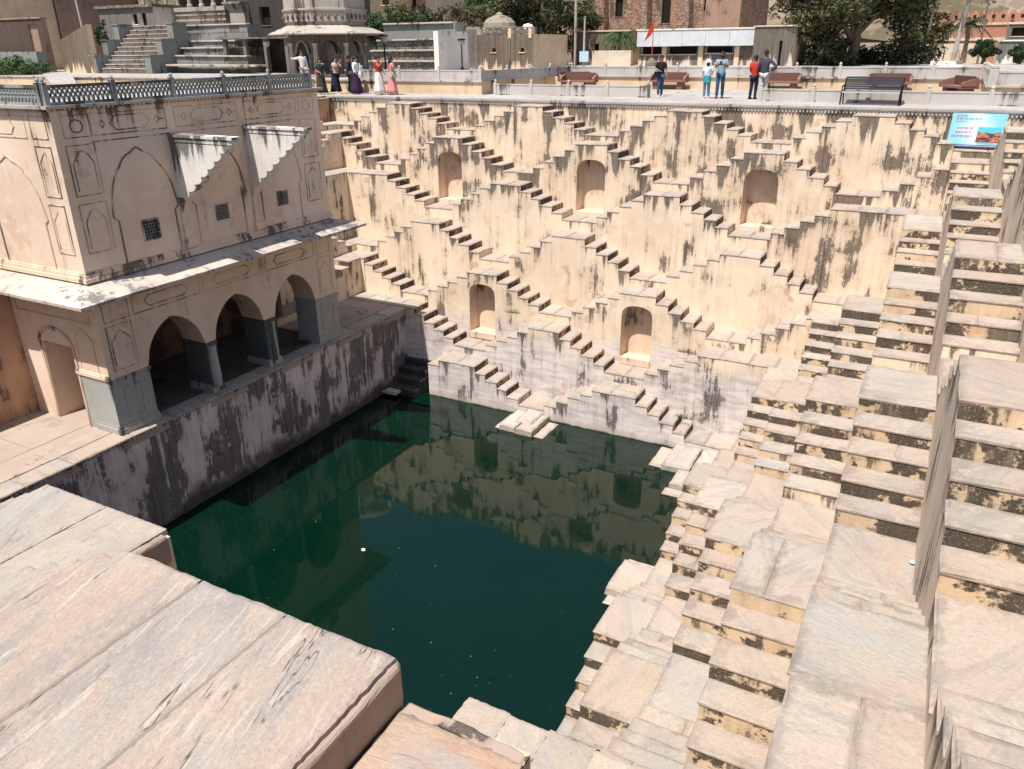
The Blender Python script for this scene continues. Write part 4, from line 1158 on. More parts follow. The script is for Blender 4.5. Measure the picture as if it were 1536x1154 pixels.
person('boy in orange red shirt and dark trousers beside the man in grey sweater', 7.95, 3.0, .05, FACE + 2.6, 1.62, 0, C_['red'], C_['navy'], arms=((.2, .2), (.2, .3)), stride=.03, extra=(shoe(C_['navy']),))
person('man in charcoal sweater and light trousers with his hand on hip', 8.35, 2.85, .05, FACE + 2.9, 1.8, 0, C_['charcoal'], C_['ltgrey'], sleeve='long', arms=(((-.42, .05, 1.13), (-.2, -.03, 1.0)), (.1, .15)), stride=.08, extra=(shoe(C_['ltgrey']),))
person('man in white shirt reaching an arm out behind the roof railing', -14.3, 2.0, .30, FACE + .9, 1.7, 0, C_['white'], C_['sand'], sleeve='long', arms=(((-.42, -.02, 1.30), (-.66, -.05, 1.34)), (.1, .1)))
person('child in red top half hidden behind the railing end post', -13.1, 1.7, .05, FACE + 2.2, 1.4, 0, C_['red'], C_['sand'], arms=((.1, .1), (.1, .1)))
person('man in white tee and black shorts walking away past the railing', -12.45, 1.2, .05, FACE + 2.9, 1.62, 0, C_['white'], C_['black'], arms=((.1, .1), (.1, .4)), stride=.14, extra=(shoe(C_['ltgrey']),))
person('woman in dark blue dress standing among the crowd', -11.95, 1.6, .05, FACE + 1.2, 1.6, 0, C_['navy'], None, C_['navy'], arms=((.3, .6), (.1, .1)), hair='long')
person('woman in beige top and black trousers lifting her hands to her face', -11.35, 1.0, .05, FACE + 1.3, 1.68, 1, C_['beige'], C_['black'], arms=(((-.2, -.22, 1.2), (-.08, -.3, 1.42)), ((.2, -.22, 1.2), (.08, -.3, 1.42))), hair='long', stride=.12, extra=(shoe(C_['ltgrey']),))
person('person dressed all in black in the middle of the crowd', -10.7, 1.5, .05, FACE - .9, 1.66, 0, C_['black'], None, C_['black'], sleeve='long', arms=((.1, .3), (.1, .3)), hair='bun')
person('woman with long black hair, white blouse, dark purple skirt and cream bag', -10.15, 1.0, .05, FACE + 1.5, 1.68, 1, C_['white'], None, C_['purple'], sleeve='long', arms=((.1, .2), (.1, .2)), hair='long', extra=(bag(C_['cream'], .1, -.22, .74, .34, .3),))
person('woman in bright blue trousers partly hidden in the crowd', -10.9, 1.9, .05, FACE + .2, 1.6, 1, C_['beige'], cloth('bright blue', (.10, .33, .48)), arms=((.1, .1), (.1, .2)), hair='long')
person('woman in red blouse and long white skirt', -8.75, .9, .05, FACE + 1.4, 1.7, 1, C_['red'], None, C_['cream'], sleeve='none', arms=(((-.2, -.15, 1.2), (-.06, -.24, 1.44)), (.2, .3)), hair='bun')
person('woman in a long pink dress carrying a pale green bag', -8.2, 1.15, .05, FACE + 2.4, 1.66, 1, C_['pink'], None, C_['pink'], arms=((.1, .1), (.1, .1)), hair='long', extra=(bag(cloth('pale green', (.3, .45, .38)), -.25, .1, .8, .2, .22, False),))
person('woman in dark green dress with long hair close to the railing end', -12.1, .75, .05, FACE + .8, 1.6, 1, cloth('dark green', (.02, .05, .04)), None, cloth('dark olive', (.04, .045, .03)), arms=((.2, .5), (.1, .1)), hair='long')
person('man in navy shirt and black trousers in the middle of the crowd', -11.15, 1.75, .05, FACE + 1.9, 1.72, 0, C_['navy'], C_['black'], sleeve='long', arms=((.1, .2), (.2, .4)))
# ------------------------------------------------------------------ town behind the well
def at(u, v, Y):
    p = hit(u, v, y=Y); return p.x, p.z
TZ = .64
def span(u0, u1, v0, v1, Y):
    """X range and Z range that an upright face at depth Y fills between two pixel corners"""
    x0, _ = at(u0, (v0 + v1) / 2, Y); x1, _ = at(u1, (v0 + v1) / 2, Y); um = (u0 + u1) / 2
    return x0, x1, at(um, v1, Y)[1], at(um, v0, Y)[1]
def rubble(name, col, dark=.3, scale=3.4):
    """rough masonry: stones with deep joints"""
    b = NB(name); p = b.pos()
    q = b.n('ShaderNodeTexVoronoi', feature='DISTANCE_TO_EDGE'); b.put(q.inputs['Vector'], b.vec('MULTIPLY', p, (1, 1, 1.6))); q.inputs['Scale'].default_value = scale
    v = b.n('ShaderNodeTexVoronoi'); b.put(v.inputs['Vector'], b.vec('MULTIPLY', p, (1, 1, 1.6))); v.inputs['Scale'].default_value = scale
    n = b.noise(p, .5, 3); f = b.noise(p, 9, 4)
    c = b.mix(b.sep(v.outputs['Color'])[0], tuple(x * .62 for x in col), tuple(x * 1.25 for x in col))
    c = b.mix(b.step(q.outputs[0], .01, .06, .6, 0), c, (.06, .045, .035))
    c = b.mix(b.step(n, .5, .62, 0, .9), c, (col[0] * 1.15, col[1] * .98, col[2] * .9))
    c = b.mix(b.step(b.noise(b.vec('MULTIPLY', p, (1.2, 1.2, .3)), 1, 4), .58, .68, 0, dark * 2), c, (.05, .04, .035))
    b.bump(b.math('MULTIPLY_ADD', b.step(q.outputs[0], 0, .1), 1.0, f), .8, .12)
    return b.done(c, .95, .1)
M_RUB = rubble('rubble masonry', (.36, .245, .18))
M_RUBG = rubble('grey coursed masonry', (.25, .23, .205), .2, 3.2)
M_BRICKP = plaster('brown render', (.33, .215, .16), dark=.24, top=.1, peel=.3)
M_TOWN = plaster('pale town render', (.62, .52, .41), dark=.14, top=.02, peel=.6, runs=.03)
M_TOWNC = plaster('ochre town render', (.66, .50, .345), dark=.08, top=.0, peel=.3, runs=.03)
M_TOWNW = plaster('whitewash', (.74, .69, .62), dark=.12, top=.05, peel=.3, runs=.03)
M_HOLE = plain('painted opening shade', (.012, .011, .010), .9, bump=0)  # near-black colour painting the shade of openings on solid plates
M_GREYST = plaster('grey green dressed stone', (.23, .235, .22), dark=.22, top=.1, peel=.0)
M_LTST = plaster('carved pale stone', (.38, .335, .285), dark=.2, top=.1, peel=.0)
M_DKST = plaster('dark weathered stone', (.17, .145, .12), dark=.3, top=.1, peel=.0)

def house(label, name, cat, x0, x1, y0, y1, z0, z1, mat, openings=(), roof=.12, roofmat=None, over=.08, group=None):
    """block with real openings on its front: (x0, x1, z0, z1) each; roof slab"""
    root = thing(name, label, cat, ((x0 + x1) / 2, y0, z0), 0, group)
    ox, oz = (x0 + x1) / 2, z0
    f = lambda a, q, d: (a - ox, d, q - oz)
    b = MB(); b.poly(rect(x0, x1, z0, z1), [rect(*o) for o in openings], f, 0, .3); b.build('front_wall', mat, root)
    b = MB(); b.box(x0 - ox, x0 - ox + .25, .3, y1 - y0, 0, z1 - z0); b.box(x1 - ox - .25, x1 - ox, .3, y1 - y0, 0, z1 - z0); b.box(x0 - ox + .25, x1 - ox - .25, y1 - y0 - .25, y1 - y0, 0, z1 - z0); b.build('wall', mat, root)
    for o in openings:
        b = MB(); b.box(o[0] - ox - .05, o[1] - ox + .05, .31, .35, o[2] - oz - .05, o[3] - oz + .05); b.build('dark_backing', M_HOLE, root)
        b = MB(); b.box(o[0] - ox - .08, o[1] - ox + .08, -.05, -.001, o[2] - oz - .07, o[2] - oz - .003); b.build('sill', mat, root)
    if roof:
        b = MB(); b.box(x0 - ox - over, x1 - ox + over, -over, y1 - y0 + over, z1 - z0, z1 - z0 + roof); b.build('roof', roofmat or mat, root)
    return root

# kiosk on the terrace
KX, KY = -16.3, 6.4
k0 = thing('domed_kiosk', 'octagonal pale stone kiosk with sloping eave on slender columns', 'kiosk', (KX, KY, TZ))
def octa(r, z, n=8, ph=math.pi / 8): return [(r * math.cos(ph + 2 * math.pi * i / n), r * math.sin(ph + 2 * math.pi * i / n), z) for i in range(n)]
KH = at(490, 46, KY - 2.2)[1] - TZ
b = MB(); b.loops([octa(2.7, -.6), octa(2.7, .16)]); b.build('plinth', M_LTST, k0)
for i in range(8):
    a = math.pi / 8 + math.pi / 4 * i
    b = MB(); c = (2.12 * math.cos(a), 2.12 * math.sin(a), .16)
    b.lathe(c, [(.2, 0), (.2, .14), (.13, .2), (.15, .5), (.115, KH - .95), (.14, KH - .85), (.18, KH - .75)], 10); b.build('column', M_LTST, k0)
    a2 = a + math.pi / 4; p0 = Vector((2.12 * math.cos(a), 2.12 * math.sin(a), 0)); p1 = Vector((2.12 * math.cos(a2), 2.12 * math.sin(a2), 0)); L = (p1 - p0).length; d = (p1 - p0) / L; nn = Vector((d.y, -d.x, 0))
    ar = []
    for j in range(13):
        u_ = (j - 6) / 6; ar.append((L / 2 + (L / 2 - .2) * u_, KH - 1.15 + .72 * ((1 - abs(u_) ** 2.4) ** .6) - .05 * abs(math.sin(j * math.pi / 12 * 5))))
    b = MB(); b.poly([(0, KH - 1.15), (.2, KH - 1.15)] + ar + [(L - .2, KH - 1.15), (L, KH - 1.15), (L, KH), (0, KH)], [], lambda s, q, dd: tuple(p0 + d * s + nn * (dd - .08) + Vector((0, 0, q))), 0, .16); b.build('arch', M_LTST, k0)
b = MB(); b.loops([octa(2.15, KH + .32), octa(3.35, KH - .12), octa(3.35, KH - .18), octa(2.1, KH + .1)], cap0=True, cap1=True); b.build('eave', M_LTST, k0)
b = MB(); b.loops([octa(2.2, KH + .3), octa(2.2, KH + .42), octa(2.32, KH + .46), octa(2.32, KH + .95), octa(2.4, KH + 1.0), octa(2.4, KH + 1.08), octa(2.28, KH + 1.1), octa(2.28, KH + 2.2)]); dr = b.build('drum', M_LTST, k0)
for i in range(8):
    for j in range(5):
        a = math.pi / 8 + math.pi / 4 * i; p0 = Vector(octa(2.335, KH + .7)[i]); p1 = Vector(octa(2.335, KH + .7)[(i + 1) % 8]); c = p0.lerp(p1, (j + .5) / 5)
        b = MB(); b.lathe((c.x, c.y, c.z - .16), [(.03, 0), (.09, .1), (.09, .2), (.02, .32)], 6); b.build('carved_petal', M_DKST, dr)
b = MB(); b.lathe((0, 0, KH + 2.2), [(2.2, 0), (2.1, .6), (1.6, 1.2), (.9, 1.6), (.1, 1.75)], 16); b.build('dome', M_LTST, k0, smooth=True)

# lamp posts
def lamp(label, u, v0, Y, hh):
    x, z = at(u, v0, Y)
    r = thing('street_lamp', label, 'lamp', (x, Y, TZ), 0, 'globe street lamps'); h = z - TZ
    b = MB(); b.lathe((0, 0, 0), [(.12, 0), (.1, .25), (.05, .3), (.04, h - .42), (.06, h - .4)], 8); b.build('pole', M_IRON, r)
    b = MB(); b.lathe((0, 0, h - .42), [(.06, 0), (.2, .12), (.22, .3), (.2, .34)], 10); b.build('globe', plain('dusty lamp glass', (.35, .32, .27), .3), r)
    b = MB(); b.lathe((0, 0, h - .08), [(.27, 0), (.27, .04), (.1, .09)], 10); b.build('cap', M_IRON, r)
lamp('black street lamp with round globe right of the kiosk', 575, 52, 8.5, 3)
lamp('black street lamp in front of the whitewashed part of the cream house', 692, 58, 16, 3)
lamp('black street lamp among the dark arches left of the kiosk', 399, 60, 9.5, 3)

# stone stairs and stepped terraces on the left
YT = 8.0
x0, x1, za, zb = span(140, 226, 38, 120, YT)
st = thing('temple_steps', 'grey stone steps climbing between stepped blue-grey side walls', 'staircase', ((x0 + x1) / 2, YT, TZ))
n = 11; rise = (zb - TZ) / n; wd = (x1 - x0) * .42
for i in range(n):
    b = MB(); b.box(-wd + .1 - .05 * i, wd + .1 - .05 * i, .34 * i, .34 * (i + 1) + .02, 0, rise * (i + 1)); s_ = b.build('riser_block', M_DKST, st)
    slab('tread', st, -wd + .1 - .05 * i, wd + .1 - .05 * i, .34 * i - .03, .34 * (i + 1), rise * (i + 1) + .05, .05, M_LTST)
for s in (-1, 1):
    for i in range(3):
        b = MB(); b.box(s * (wd + .33) - .28 - .16 * i, s * (wd + .33) + .28 - .16 * i, 1.25 * i - .25, 1.25 * (i + 1) - .26, 0, rise * n * (i + 1) / 3 + .1); b.box(s * (wd + .33) - .33 - .16 * i, s * (wd + .33) + .33 - .16 * i, 1.25 * i - .3, 1.25 * (i + 1) - .25, rise * n * (i + 1) / 3 + .1, rise * n * (i + 1) / 3 + .17); b.build('side_pier', M_GREYST, st)
xw0, xw1, _, zz = span(80, 140, 40, 122, YT)
b = MB(); b.poly([(xw0, TZ - .6), (xw1 + .3, TZ - .6), (xw1 + .3, zz + .1), (xw0, zz - .9)], [], lambda a, q, d: (a, YT + .6 + d - .2 * (a - xw0), q), 0, .4)
tag(b.build('yellow_wall', M_TOWNC), 'streaked yellow render wall beside the stone temple steps', 'wall')
# stepped terrace wall
tw = None
levels = [(38, 62, 12.5), (62, 72, 11.6), (72, 84, 10.7), (84, 97, 9.9)]
tw = thing('stepped_terrace_wall', 'grey stone terrace wall in four stepped courses left of the kiosk', 'wall', (at(290, 90, 10)[0], 10, TZ))
for v0, v1, Y in levels:
    x0, x1, z0, z1 = span(226, 372, v0, v1, Y)
    X = x0; rows_ = 2 if v1 - v0 > 15 else 1
    for rr_ in range(rows_):
        X = x0
        while X < x1 - .1:
            L = min(R.uniform(.8, 1.7), x1 - X)
            b = MB(); zz0 = z0 + (z1 - z0) * rr_ / rows_; zz1 = z0 + (z1 - z0) * (rr_ + 1) / rows_
            b.box(X - tw.location.x + .01, X + L - tw.location.x - .01, Y - 10 + R.uniform(-.02, .02), Y - 10 + 1.4, (TZ - .1 if rr_ == 0 else zz0 + .01) - TZ, zz1 - TZ - .01)
            b.build('stone_block', R.choice([M_GREYST, M_GREYST, M_DKST, M_RUBG]), tw); X += L
    slab('coping', tw, x0 - tw.location.x, x1 - tw.location.x, Y - 10 - .12, Y - 10 + .35, z1 - TZ + .04, .09, M_LTST)
x0, x1, z0, z1 = span(238, 385, 97, 104, 8.9)
slab('ledge', tw, x0 - tw.location.x, x1 - tw.location.x, 8.8 - 10, 9.8 - 10, z1 - TZ, .12, M_LTST)
# veranda in the dark
x0, x1, z0, z1 = span(352, 452, 56, 112, 11)
va = thing('veranda', 'low dark veranda with a thin slab roof between terrace wall and kiosk', 'building', ((x0 + x1) / 2, 11, TZ)); hw = (x1 - x0) / 2
b = MB(); b.box(-hw - .3, hw + .6, -1.2, 3, z1 - TZ - .1, z1 - TZ); b.build('roof', M_DKST, va)
b = MB(); b.box(-hw, hw, 2.6, 2.9, -.3, z1 - TZ - .1); b.build('back_wall', M_DKST, va)
for i in range(4): b = MB(); b.box(-hw + .1 + i * (hw * 2 - .5) / 3, -hw + .35 + i * (hw * 2 - .5) / 3, -1.0, -.75, -.3, z1 - TZ - .1); b.build('column', M_DKST, va)
x0, x1, z0, z1 = span(345, 452, 5, 54, 16)
house('dark weathered stone house above the veranda with a carved corner', 'stone_house', 'building', x0, x1, 16, 24, TZ, z1 + 3, M_DKST, [(x0 + 3, x0 + 4, z0 + .7, z0 + 1.9)], .15)
x0, x1, z0, z1 = span(346, 368, 5, 36, 15.6)
b = MB(); b.box(x0, x1, 15.5, 15.98, TZ, z1 - .5)
for i in range(5): b.box(x0 - .05 - .08 * i, x1 + .03, 15.45 - .06 * i, 15.98, z1 - .5 + .12 * i, z1 - .39 + .12 * i)
tag(b.build('carved_corner_pier', M_LTST), 'carved pale corner pier with corbelled top beside the dark stone house', 'pier')
# temple plinth with mouldings and columns
PX0, PX1, pz0, pz1 = span(205, 338, 12, 36, 18)
tp = thing('temple', 'pale stone temple on a moulded plinth behind the grey terrace wall', 'temple', ((PX0 + PX1) / 2, 18, TZ)); hw = (PX1 - PX0) / 2
for i, (o, zz0, zz1) in enumerate(((0, -.5, pz0 - TZ + .15), (.18, pz0 - TZ + .15, pz0 - TZ + .3), (-.1, pz0 - TZ + .3, pz0 - TZ + .55), (.15, pz0 - TZ + .55, pz0 - TZ + .66), (-.05, pz0 - TZ + .66, pz0 - TZ + .85), (.22, pz0 - TZ + .85, pz1 - TZ))):
    b = MB(); b.box(-hw - o, hw + o, -o, 9, zz0, zz1); b.build('plinth_course', M_LTST if i % 2 else M_TOWN, tp)
for i in range(8):
    b = MB(); b.lathe((-hw + .4 + i * (2 * hw - .8) / 7, .6, pz1 - TZ), [(.22, 0), (.22, .2), (.14, .3), (.13, 2.6), (.2, 2.9)], 8); b.build('column', M_LTST, tp)
b = MB(); b.box(-hw - .5, hw + .5, -.3, 9, pz1 - TZ + 2.9, pz1 - TZ + 3.3); b.build('roof', M_LTST, tp)
b = MB(); b.box(-hw + .2, hw - .2, 4, 8, pz1 - TZ, pz1 - TZ + 2.9); b.build('cella', M_DKST, tp)
b = MB(); b.lathe((0, 6, pz1 - TZ + 3.3), [(3.2, 0), (3.4, 1.5), (2.8, 4), (1.6, 6.5), (.5, 8), (.1, 9)], 12); b.build('spire', M_LTST, tp)
# whitewashed ruin left of the temple and houses at the far left
x0, x1, z0, z1 = span(150, 232, 12, 50, 16)
house('crumbling whitewashed hut with two dark openings above the temple steps', 'hut', 'building', x0, x1, 16, 20, TZ, z1, M_TOWNW, [(x0 + (x1 - x0) * .58, x0 + (x1 - x0) * .70, z1 - 1.2, z1 - .45), (x0 + (x1 - x0) * .74, x0 + (x1 - x0) * .86, z1 - 1.5, z1 - .4)], .2, M_RUBG, .2)
x0, x1, z0, z1 = span(85, 136, 8, 40, 20)
b = MB(); b.box(x0, x1, 20, 20.6, TZ, z1); tag(b.build('stone_wall', M_RUB), 'rubble garden wall behind the lamp pole at the temple steps', 'wall')
def dhouse(label, u0, u1, v0, v1, Y, mat, ops, dep=8):
    x0, x1, z0, z1 = span(u0, u1, v0, v1, Y)
    O = [(x0 + (x1 - x0) * a, x0 + (x1 - x0) * c, z0 + (z1 - z0) * d, z0 + (z1 - z0) * e) for a, c, d, e in ops]
    return house(label, 'town_house', 'house', x0, x1, Y, Y + dep, min(TZ, z0) - .2, z1 + 2.5, mat, O, .15, None, .15)
dhouse('beige house with tall dark windows at the lane', 20, 86, -30, 80, 14, M_BRICKP, [(.45, .58, .52, .95), (.68, .78, .55, .98), (.85, .93, .5, .95)])
dhouse('cream corner house at the end of the lane', -60, 24, -60, 60, 11, M_TOWNC, [(.3, .5, .5, .9)], 6)
x0, x1, z0, z1 = span(-30, 46, 30, 82, 8)
gw = house('shaded brown lane wall with a dark wooden gate', 'lane_wall', 'wall', x0, x1 + 1.6, 8, 8.4, TZ - .5, z1, M_BRICKP, [(x1 - .1, x1 + 1.0, TZ - .4, z1 - .35)], .1)
x0, x1, z0, z1 = span(-25, 55, 78, 88, 6.5)
b = MB(); b.box(x0, x1, 6.5, 7.2, TZ - .4, z1); tag(b.build('stone_wall', M_GREYST), 'low grey stone kerb wall in front of the lane gate', 'wall')
# ramp path
pts = [(60, 100), (66, 84), (84, 78), (98, 90), (118, 124), (80, 124)]
b = MB(); n0 = [hit(u, v + 6, z=TZ + .06) for u, v in pts]; b.face([(p.x, p.y, TZ + .06) for p in n0]); b.loops([[(p.x, p.y, TZ - .3) for p in n0], [(p.x, p.y, TZ + .055) for p in n0]], cap0=False, cap1=False)
tag(b.build('path', M_PAVE), kind='structure')

# stepped wall right of the kiosk
x0, x1, z0, z1 = span(548, 656, 38, 108, 15)
tw2 = thing('stepped_terrace_wall', 'grey stepped wall with pale ledges between kiosk and cream house', 'wall', ((x0 + x1) / 2, 15, TZ)); hw = (x1 - x0) / 2
for i, (v0, Y) in enumerate(((36, 17.2), (60, 16.4), (76, 15.6), (92, 14.9))):
    zt = at(600, v0, Y)[1]
    b = MB(); b.box(-hw, hw, Y - 15, Y - 15 + 1.2, -.3, zt - TZ); b.build('wall_course', M_RUBG if i else M_GREYST, tw2)
    slab('ledge', tw2, -hw, hw - .1, Y - 15 - .18, Y - 15 + .5, zt - TZ + .05, .1, M_LTST)
b = MB(); b.box(hw, hw + .35, -.4, 3.2, -.3, at(655, 47, 15)[1] - TZ); b.build('end_wall', M_TOWNW, tw2)
# cream house
x0, x1, z0, z1 = span(660, 716, 45, 104, 20.5)
xa, xb, _, z2 = span(716, 800, 52, 104, 20.5)
house('whitewashed half of the cream house behind the street lamp', 'town_house', 'house', x0 + .1, x1, 20.5, 26, TZ, z1, M_TOWNW, [((x0 + x1) / 2, (x0 + x1) / 2 + .35, z1 - 1.0, z1 - .75)], 0)
ho = house('cream rendered house with two tiny windows and rooftop parapet piers', 'town_house', 'house', x1 + .01, xb, 20.5, 26, TZ, z2, M_TOWNC, [(x1 + 1.1, x1 + 1.45, z2 - 1.1, z2 - .85), (x1 + 3.3, x1 + 3.65, z2 - 1.1, z2 - .85)], 0)
ox = (x1 + xb) / 2
for xx in (x1 + 2.55, xb - .25):
    b = MB(); b.box(xx - ox - .1, xx - ox + .12, -.04, .3, z2 - TZ - .25, z2 - TZ + .38); b.build('roof_pier', M_TOWNC, ho)
b = MB(); b.box(x1 - ox + .1, xb - ox - .2, .6, .9, z2 - TZ, z2 - TZ + .45); b.build('roof_lumber', M_RUBG, ho)
b = MB(); b.box(x1 + 2.5 - ox, x1 + 2.62 - ox, -.05, -.002, 0, z2 - TZ - .2); b.build('drain_pipe', M_DKST, ho)
M_SHR = plaster('lichened shrine plaster', (.30, .26, .21), dark=.3, top=.2, peel=0)
xd, zd = at(735, 40, 27)
b = MB(); b.box(-2.2, 2.2, -1.5, 1.5, -3.5, 0); b.lathe((0, 0, 0), [(1.3, 0), (1.25, .28), (.95, .6), (.45, .8), (.3, .82), (.28, .92), (.05, 1.05)], 14)
tag(b.build('small_shrine', M_SHR, None, (xd, 28.5, zd)), 'small shrine with low round dome behind the cream house', 'shrine')
x, z = at(792, 42, 21.5)
b = MB(); b.lathe((0, 0, 0), [(.05, 0), (.35, .05), (.42, .3), (.3, .55), (.05, .62)], 12); tag(b.build('dish_tank', M_TOWNW, None, (x, 21.5, z - .35), smooth=True), 'small white round tank on the cream house roof', 'tank')
# back row
dhouse('red-brown house far behind the kiosk bushes', 590, 690, -25, 24, 48, plaster('red brown render', (.34, .13, .08), dark=.2, peel=.2), [(.2, .35, .3, .8), (.6, .75, .3, .8)])
dhouse('tan house above the kiosk', 520, 600, -40, 40, 46, M_TOWNC, [(.3, .45, .4, .8), (.65, .8, .4, .8)])
dhouse('pale low house behind the shrine bushes', 640, 770, 2, 60, 40, M_TOWN, [(.1, .2, .5, .75), (.4, .5, .5, .75)])
x0, x1, z0, z1 = span(850, 1112, -30, 60, 52)
ru = house('big ruined rubble palace with collapsed render behind the shops', 'ruined_palace', 'ruin', x0, x1, 52, 64, 0, z1 + 2, M_RUB, [(x0 + 5.4, x0 + 6.2, z0 + 2.2, z0 + 4.2), (x0 + 10.3, x0 + 11.2, z0 + 1.5, z0 + 5), (x0 + 14.5, x0 + 15.2, z0 + 2.5, z0 + 4)], 0)
b = MB(); xs0, xs1 = x0 - ru.location.x, x1 - ru.location.x
b.box(xs0 + .1, xs0 + 2.9, -.12, -.003, 0, z1 + 1.8); b.build('render_patch', M_BRICKP, ru)
b = MB(); b.box(xs1 - 3.4, xs1 - .05, -.13, -.003, 0, z1 + 1.0); b.build('render_patch', M_BRICKP, ru)
for i, xx in enumerate((4.0, 8.6, 12.8)):
    b = MB(); b.loops([[(xs0 + xx + a, c, zz) for a, c in ((-.9 + t, -.05), (.9 - t, -.05), (.7 - t, -1.0 + t * .6), (-.7 + t, -1.0 + t * .6))] for zz, t in ((0, 0), (z1 * .5, .15), (z1 + 1.5, .35))]); b.build('buttress', M_RUB, ru)
# low buildings on the terrace edge
x0, x1, z0, z1 = span(858, 918, 48, 99, 34)
house('tan low house with a round hole behind the leaning poles', 'town_house', 'house', x0, x1 + 1.5, 34, 39, TZ - .3, z1, M_TOWNC, [(x0 + 1.9, x0 + 2.4, TZ + .2, TZ + 1.6), (x0 + 3.6, x0 + 3.85, z1 - 1.4, z1 - 1.1)], .1)
x0, x1, z0, z1 = span(888, 946, 76, 99, 31)
b = MB(); b.box(x0, x1, 31, 31.4, TZ - .3, z1); tag(b.build('garden_wall', M_TOWN), 'low stained garden wall beneath the palm bush', 'wall')
x0, x1, z0, z1 = span(958, 1132, 44, 99, 33)
zr = at(1040, 68, 33)[1]
L = x1 - x0
sh = house('derelict row of shops under a whitewashed parapet, with dark openings', 'shop_row', 'shop', x0, x1, 33, 38, TZ - .3, zr, M_TOWN, [(x0 + L * .02, x0 + L * .21, zr - .62, zr - .08), (x0 + L * .27, x0 + L * .52, zr - .62, zr - .08), (x0 + L * .6, x0 + L * .82, zr - .55, zr - .12)], 0)
ox = (x0 + x1) / 2
for i in range(5):
    a0, a1 = x0 + L * i / 5, x0 + L * (i + 1) / 5
    b = MB(); o = R.uniform(-.03, .03); b.box(a0 - ox, a1 - ox - .02, -.45, -.38, zr - TZ + .3 - .05 + o, z1 - TZ + .3 - .05); b.build('tin_fascia', plain(f'blueish white tin {i}', (.56, .57, .58), .6, .16, 2.5), sh)
b = MB(); b.box(x0 - ox - .1, x1 - ox + .1, -.5, 5, z1 - TZ + .26, z1 - TZ + .36); b.build('roof', M_TOWNW, sh)
for fx in (.235, .555, .86):
    b = MB(); b.box(x0 + L * fx - ox - .18, x0 + L * fx - ox + .18, -.08, -.002, 0, zr - TZ + .25); b.build('pilaster', M_TOWNC, sh)
x0, x1, z0, z1 = span(1130, 1192, 40, 99, 31)
house('stained cream block beside the big tree with a narrow dark slit', 'town_house', 'house', x0, x1, 31, 36, TZ - .3, z1, M_TOWN, [(x0 + (x1 - x0) * .62, x0 + (x1 - x0) * .7, TZ, z1 - .9)], .08)
x, z = at(1139, 63, 32)
b = MB(); b.lathe((0, 0, 0), [(.4, 0)] + [(.42 if i % 2 else .38, .06 + .07 * i) for i in range(9)] + [(.3, .72), (.14, .8)], 14); tag(b.build('water_tank', plain('black tank plastic', (.015, .016, .018), .5), None, (x, 32.2, z)), 'black ribbed plastic water tank on the shop roof', 'tank')
# flag
x, zt = at(981, 28, 27); r = thing('flag_pole', 'orange red pennant on a thin pole above the shop row', 'flag', (x, 27, TZ))
b = MB(); b.tube([(0, 0, 0), (0, 0, zt - TZ)], .03, 6); b.build('pole', plain('red pole', (.4, .08, .05), .5), r)
b = MB(); b.loops([[(0, 0, zt - TZ - .02), (-.62, -.1, zt - TZ - 1.5), (-.2, .06, zt - TZ - 1.05), (0, 0, zt - TZ - .8)], [(0, .02, zt - TZ - .02), (-.62, -.08, zt - TZ - 1.5), (-.2, .08, zt - TZ - 1.05), (0, .02, zt - TZ - .8)]]); b.build('pennant', cloth('saffron red', (.48, .03, .01)), r)
b = MB(); b.lathe((0, 0, 0), [(.5, 0), (.45, .3), (.25, .5), (.08, .62)], 8); b.build('base', M_DKST, r)
# poles
def pole(label, u, v0, v1, Y, rr=.09, lean=0, mat=None, cross=False):
    x, z = at(u, v0, Y)
    r = thing('utility_pole', label, 'pole', (x, Y, TZ), 0)
    b = MB(); b.tube([(lean, 0, -.2), (0, 0, max(z, 3) - TZ + .5)], [rr * 1.25, rr], 8); b.build('post', mat or M_CEM, r)
    if cross:
        b = MB(); b.box(-1.0, 1.0, -.05, .05, max(z, 3) - TZ - .3, max(z, 3) - TZ - .18); b.build('crossarm', M_DKST, r)
pole('pale concrete utility pole before the red crenellated wall', 1452, 10, 97, 40, .14, -.35)
pole('thin dark pole before the red crenellated wall', 1483, 0, 97, 42, .06, .1, M_DKST)
pole('thin leaning pole beside the big dry tree', 1404, 5, 97, 42, .07, -.3, M_DKST)
pole('wooden utility pole with crossarm left of the flag', 864, -5, 99, 30, .1, .05, M_LTST, True)
pole('pale pole carrying a small blue notice', 877, 36, 99, 26, .07)
x, z = at(876, 85, 25.8); b = MB(); b.box(-.35, .35, -.03, .03, -.35, .35); tag(b.build('notice', plain('blue notice', (.42, .58, .68), .5), None, (x, 25.8, z)), 'small blue notice board on the pale pole', 'sign')
pole('pale lamp mast left of the temple steps', 112, -5, 50, 13, .07, .3)
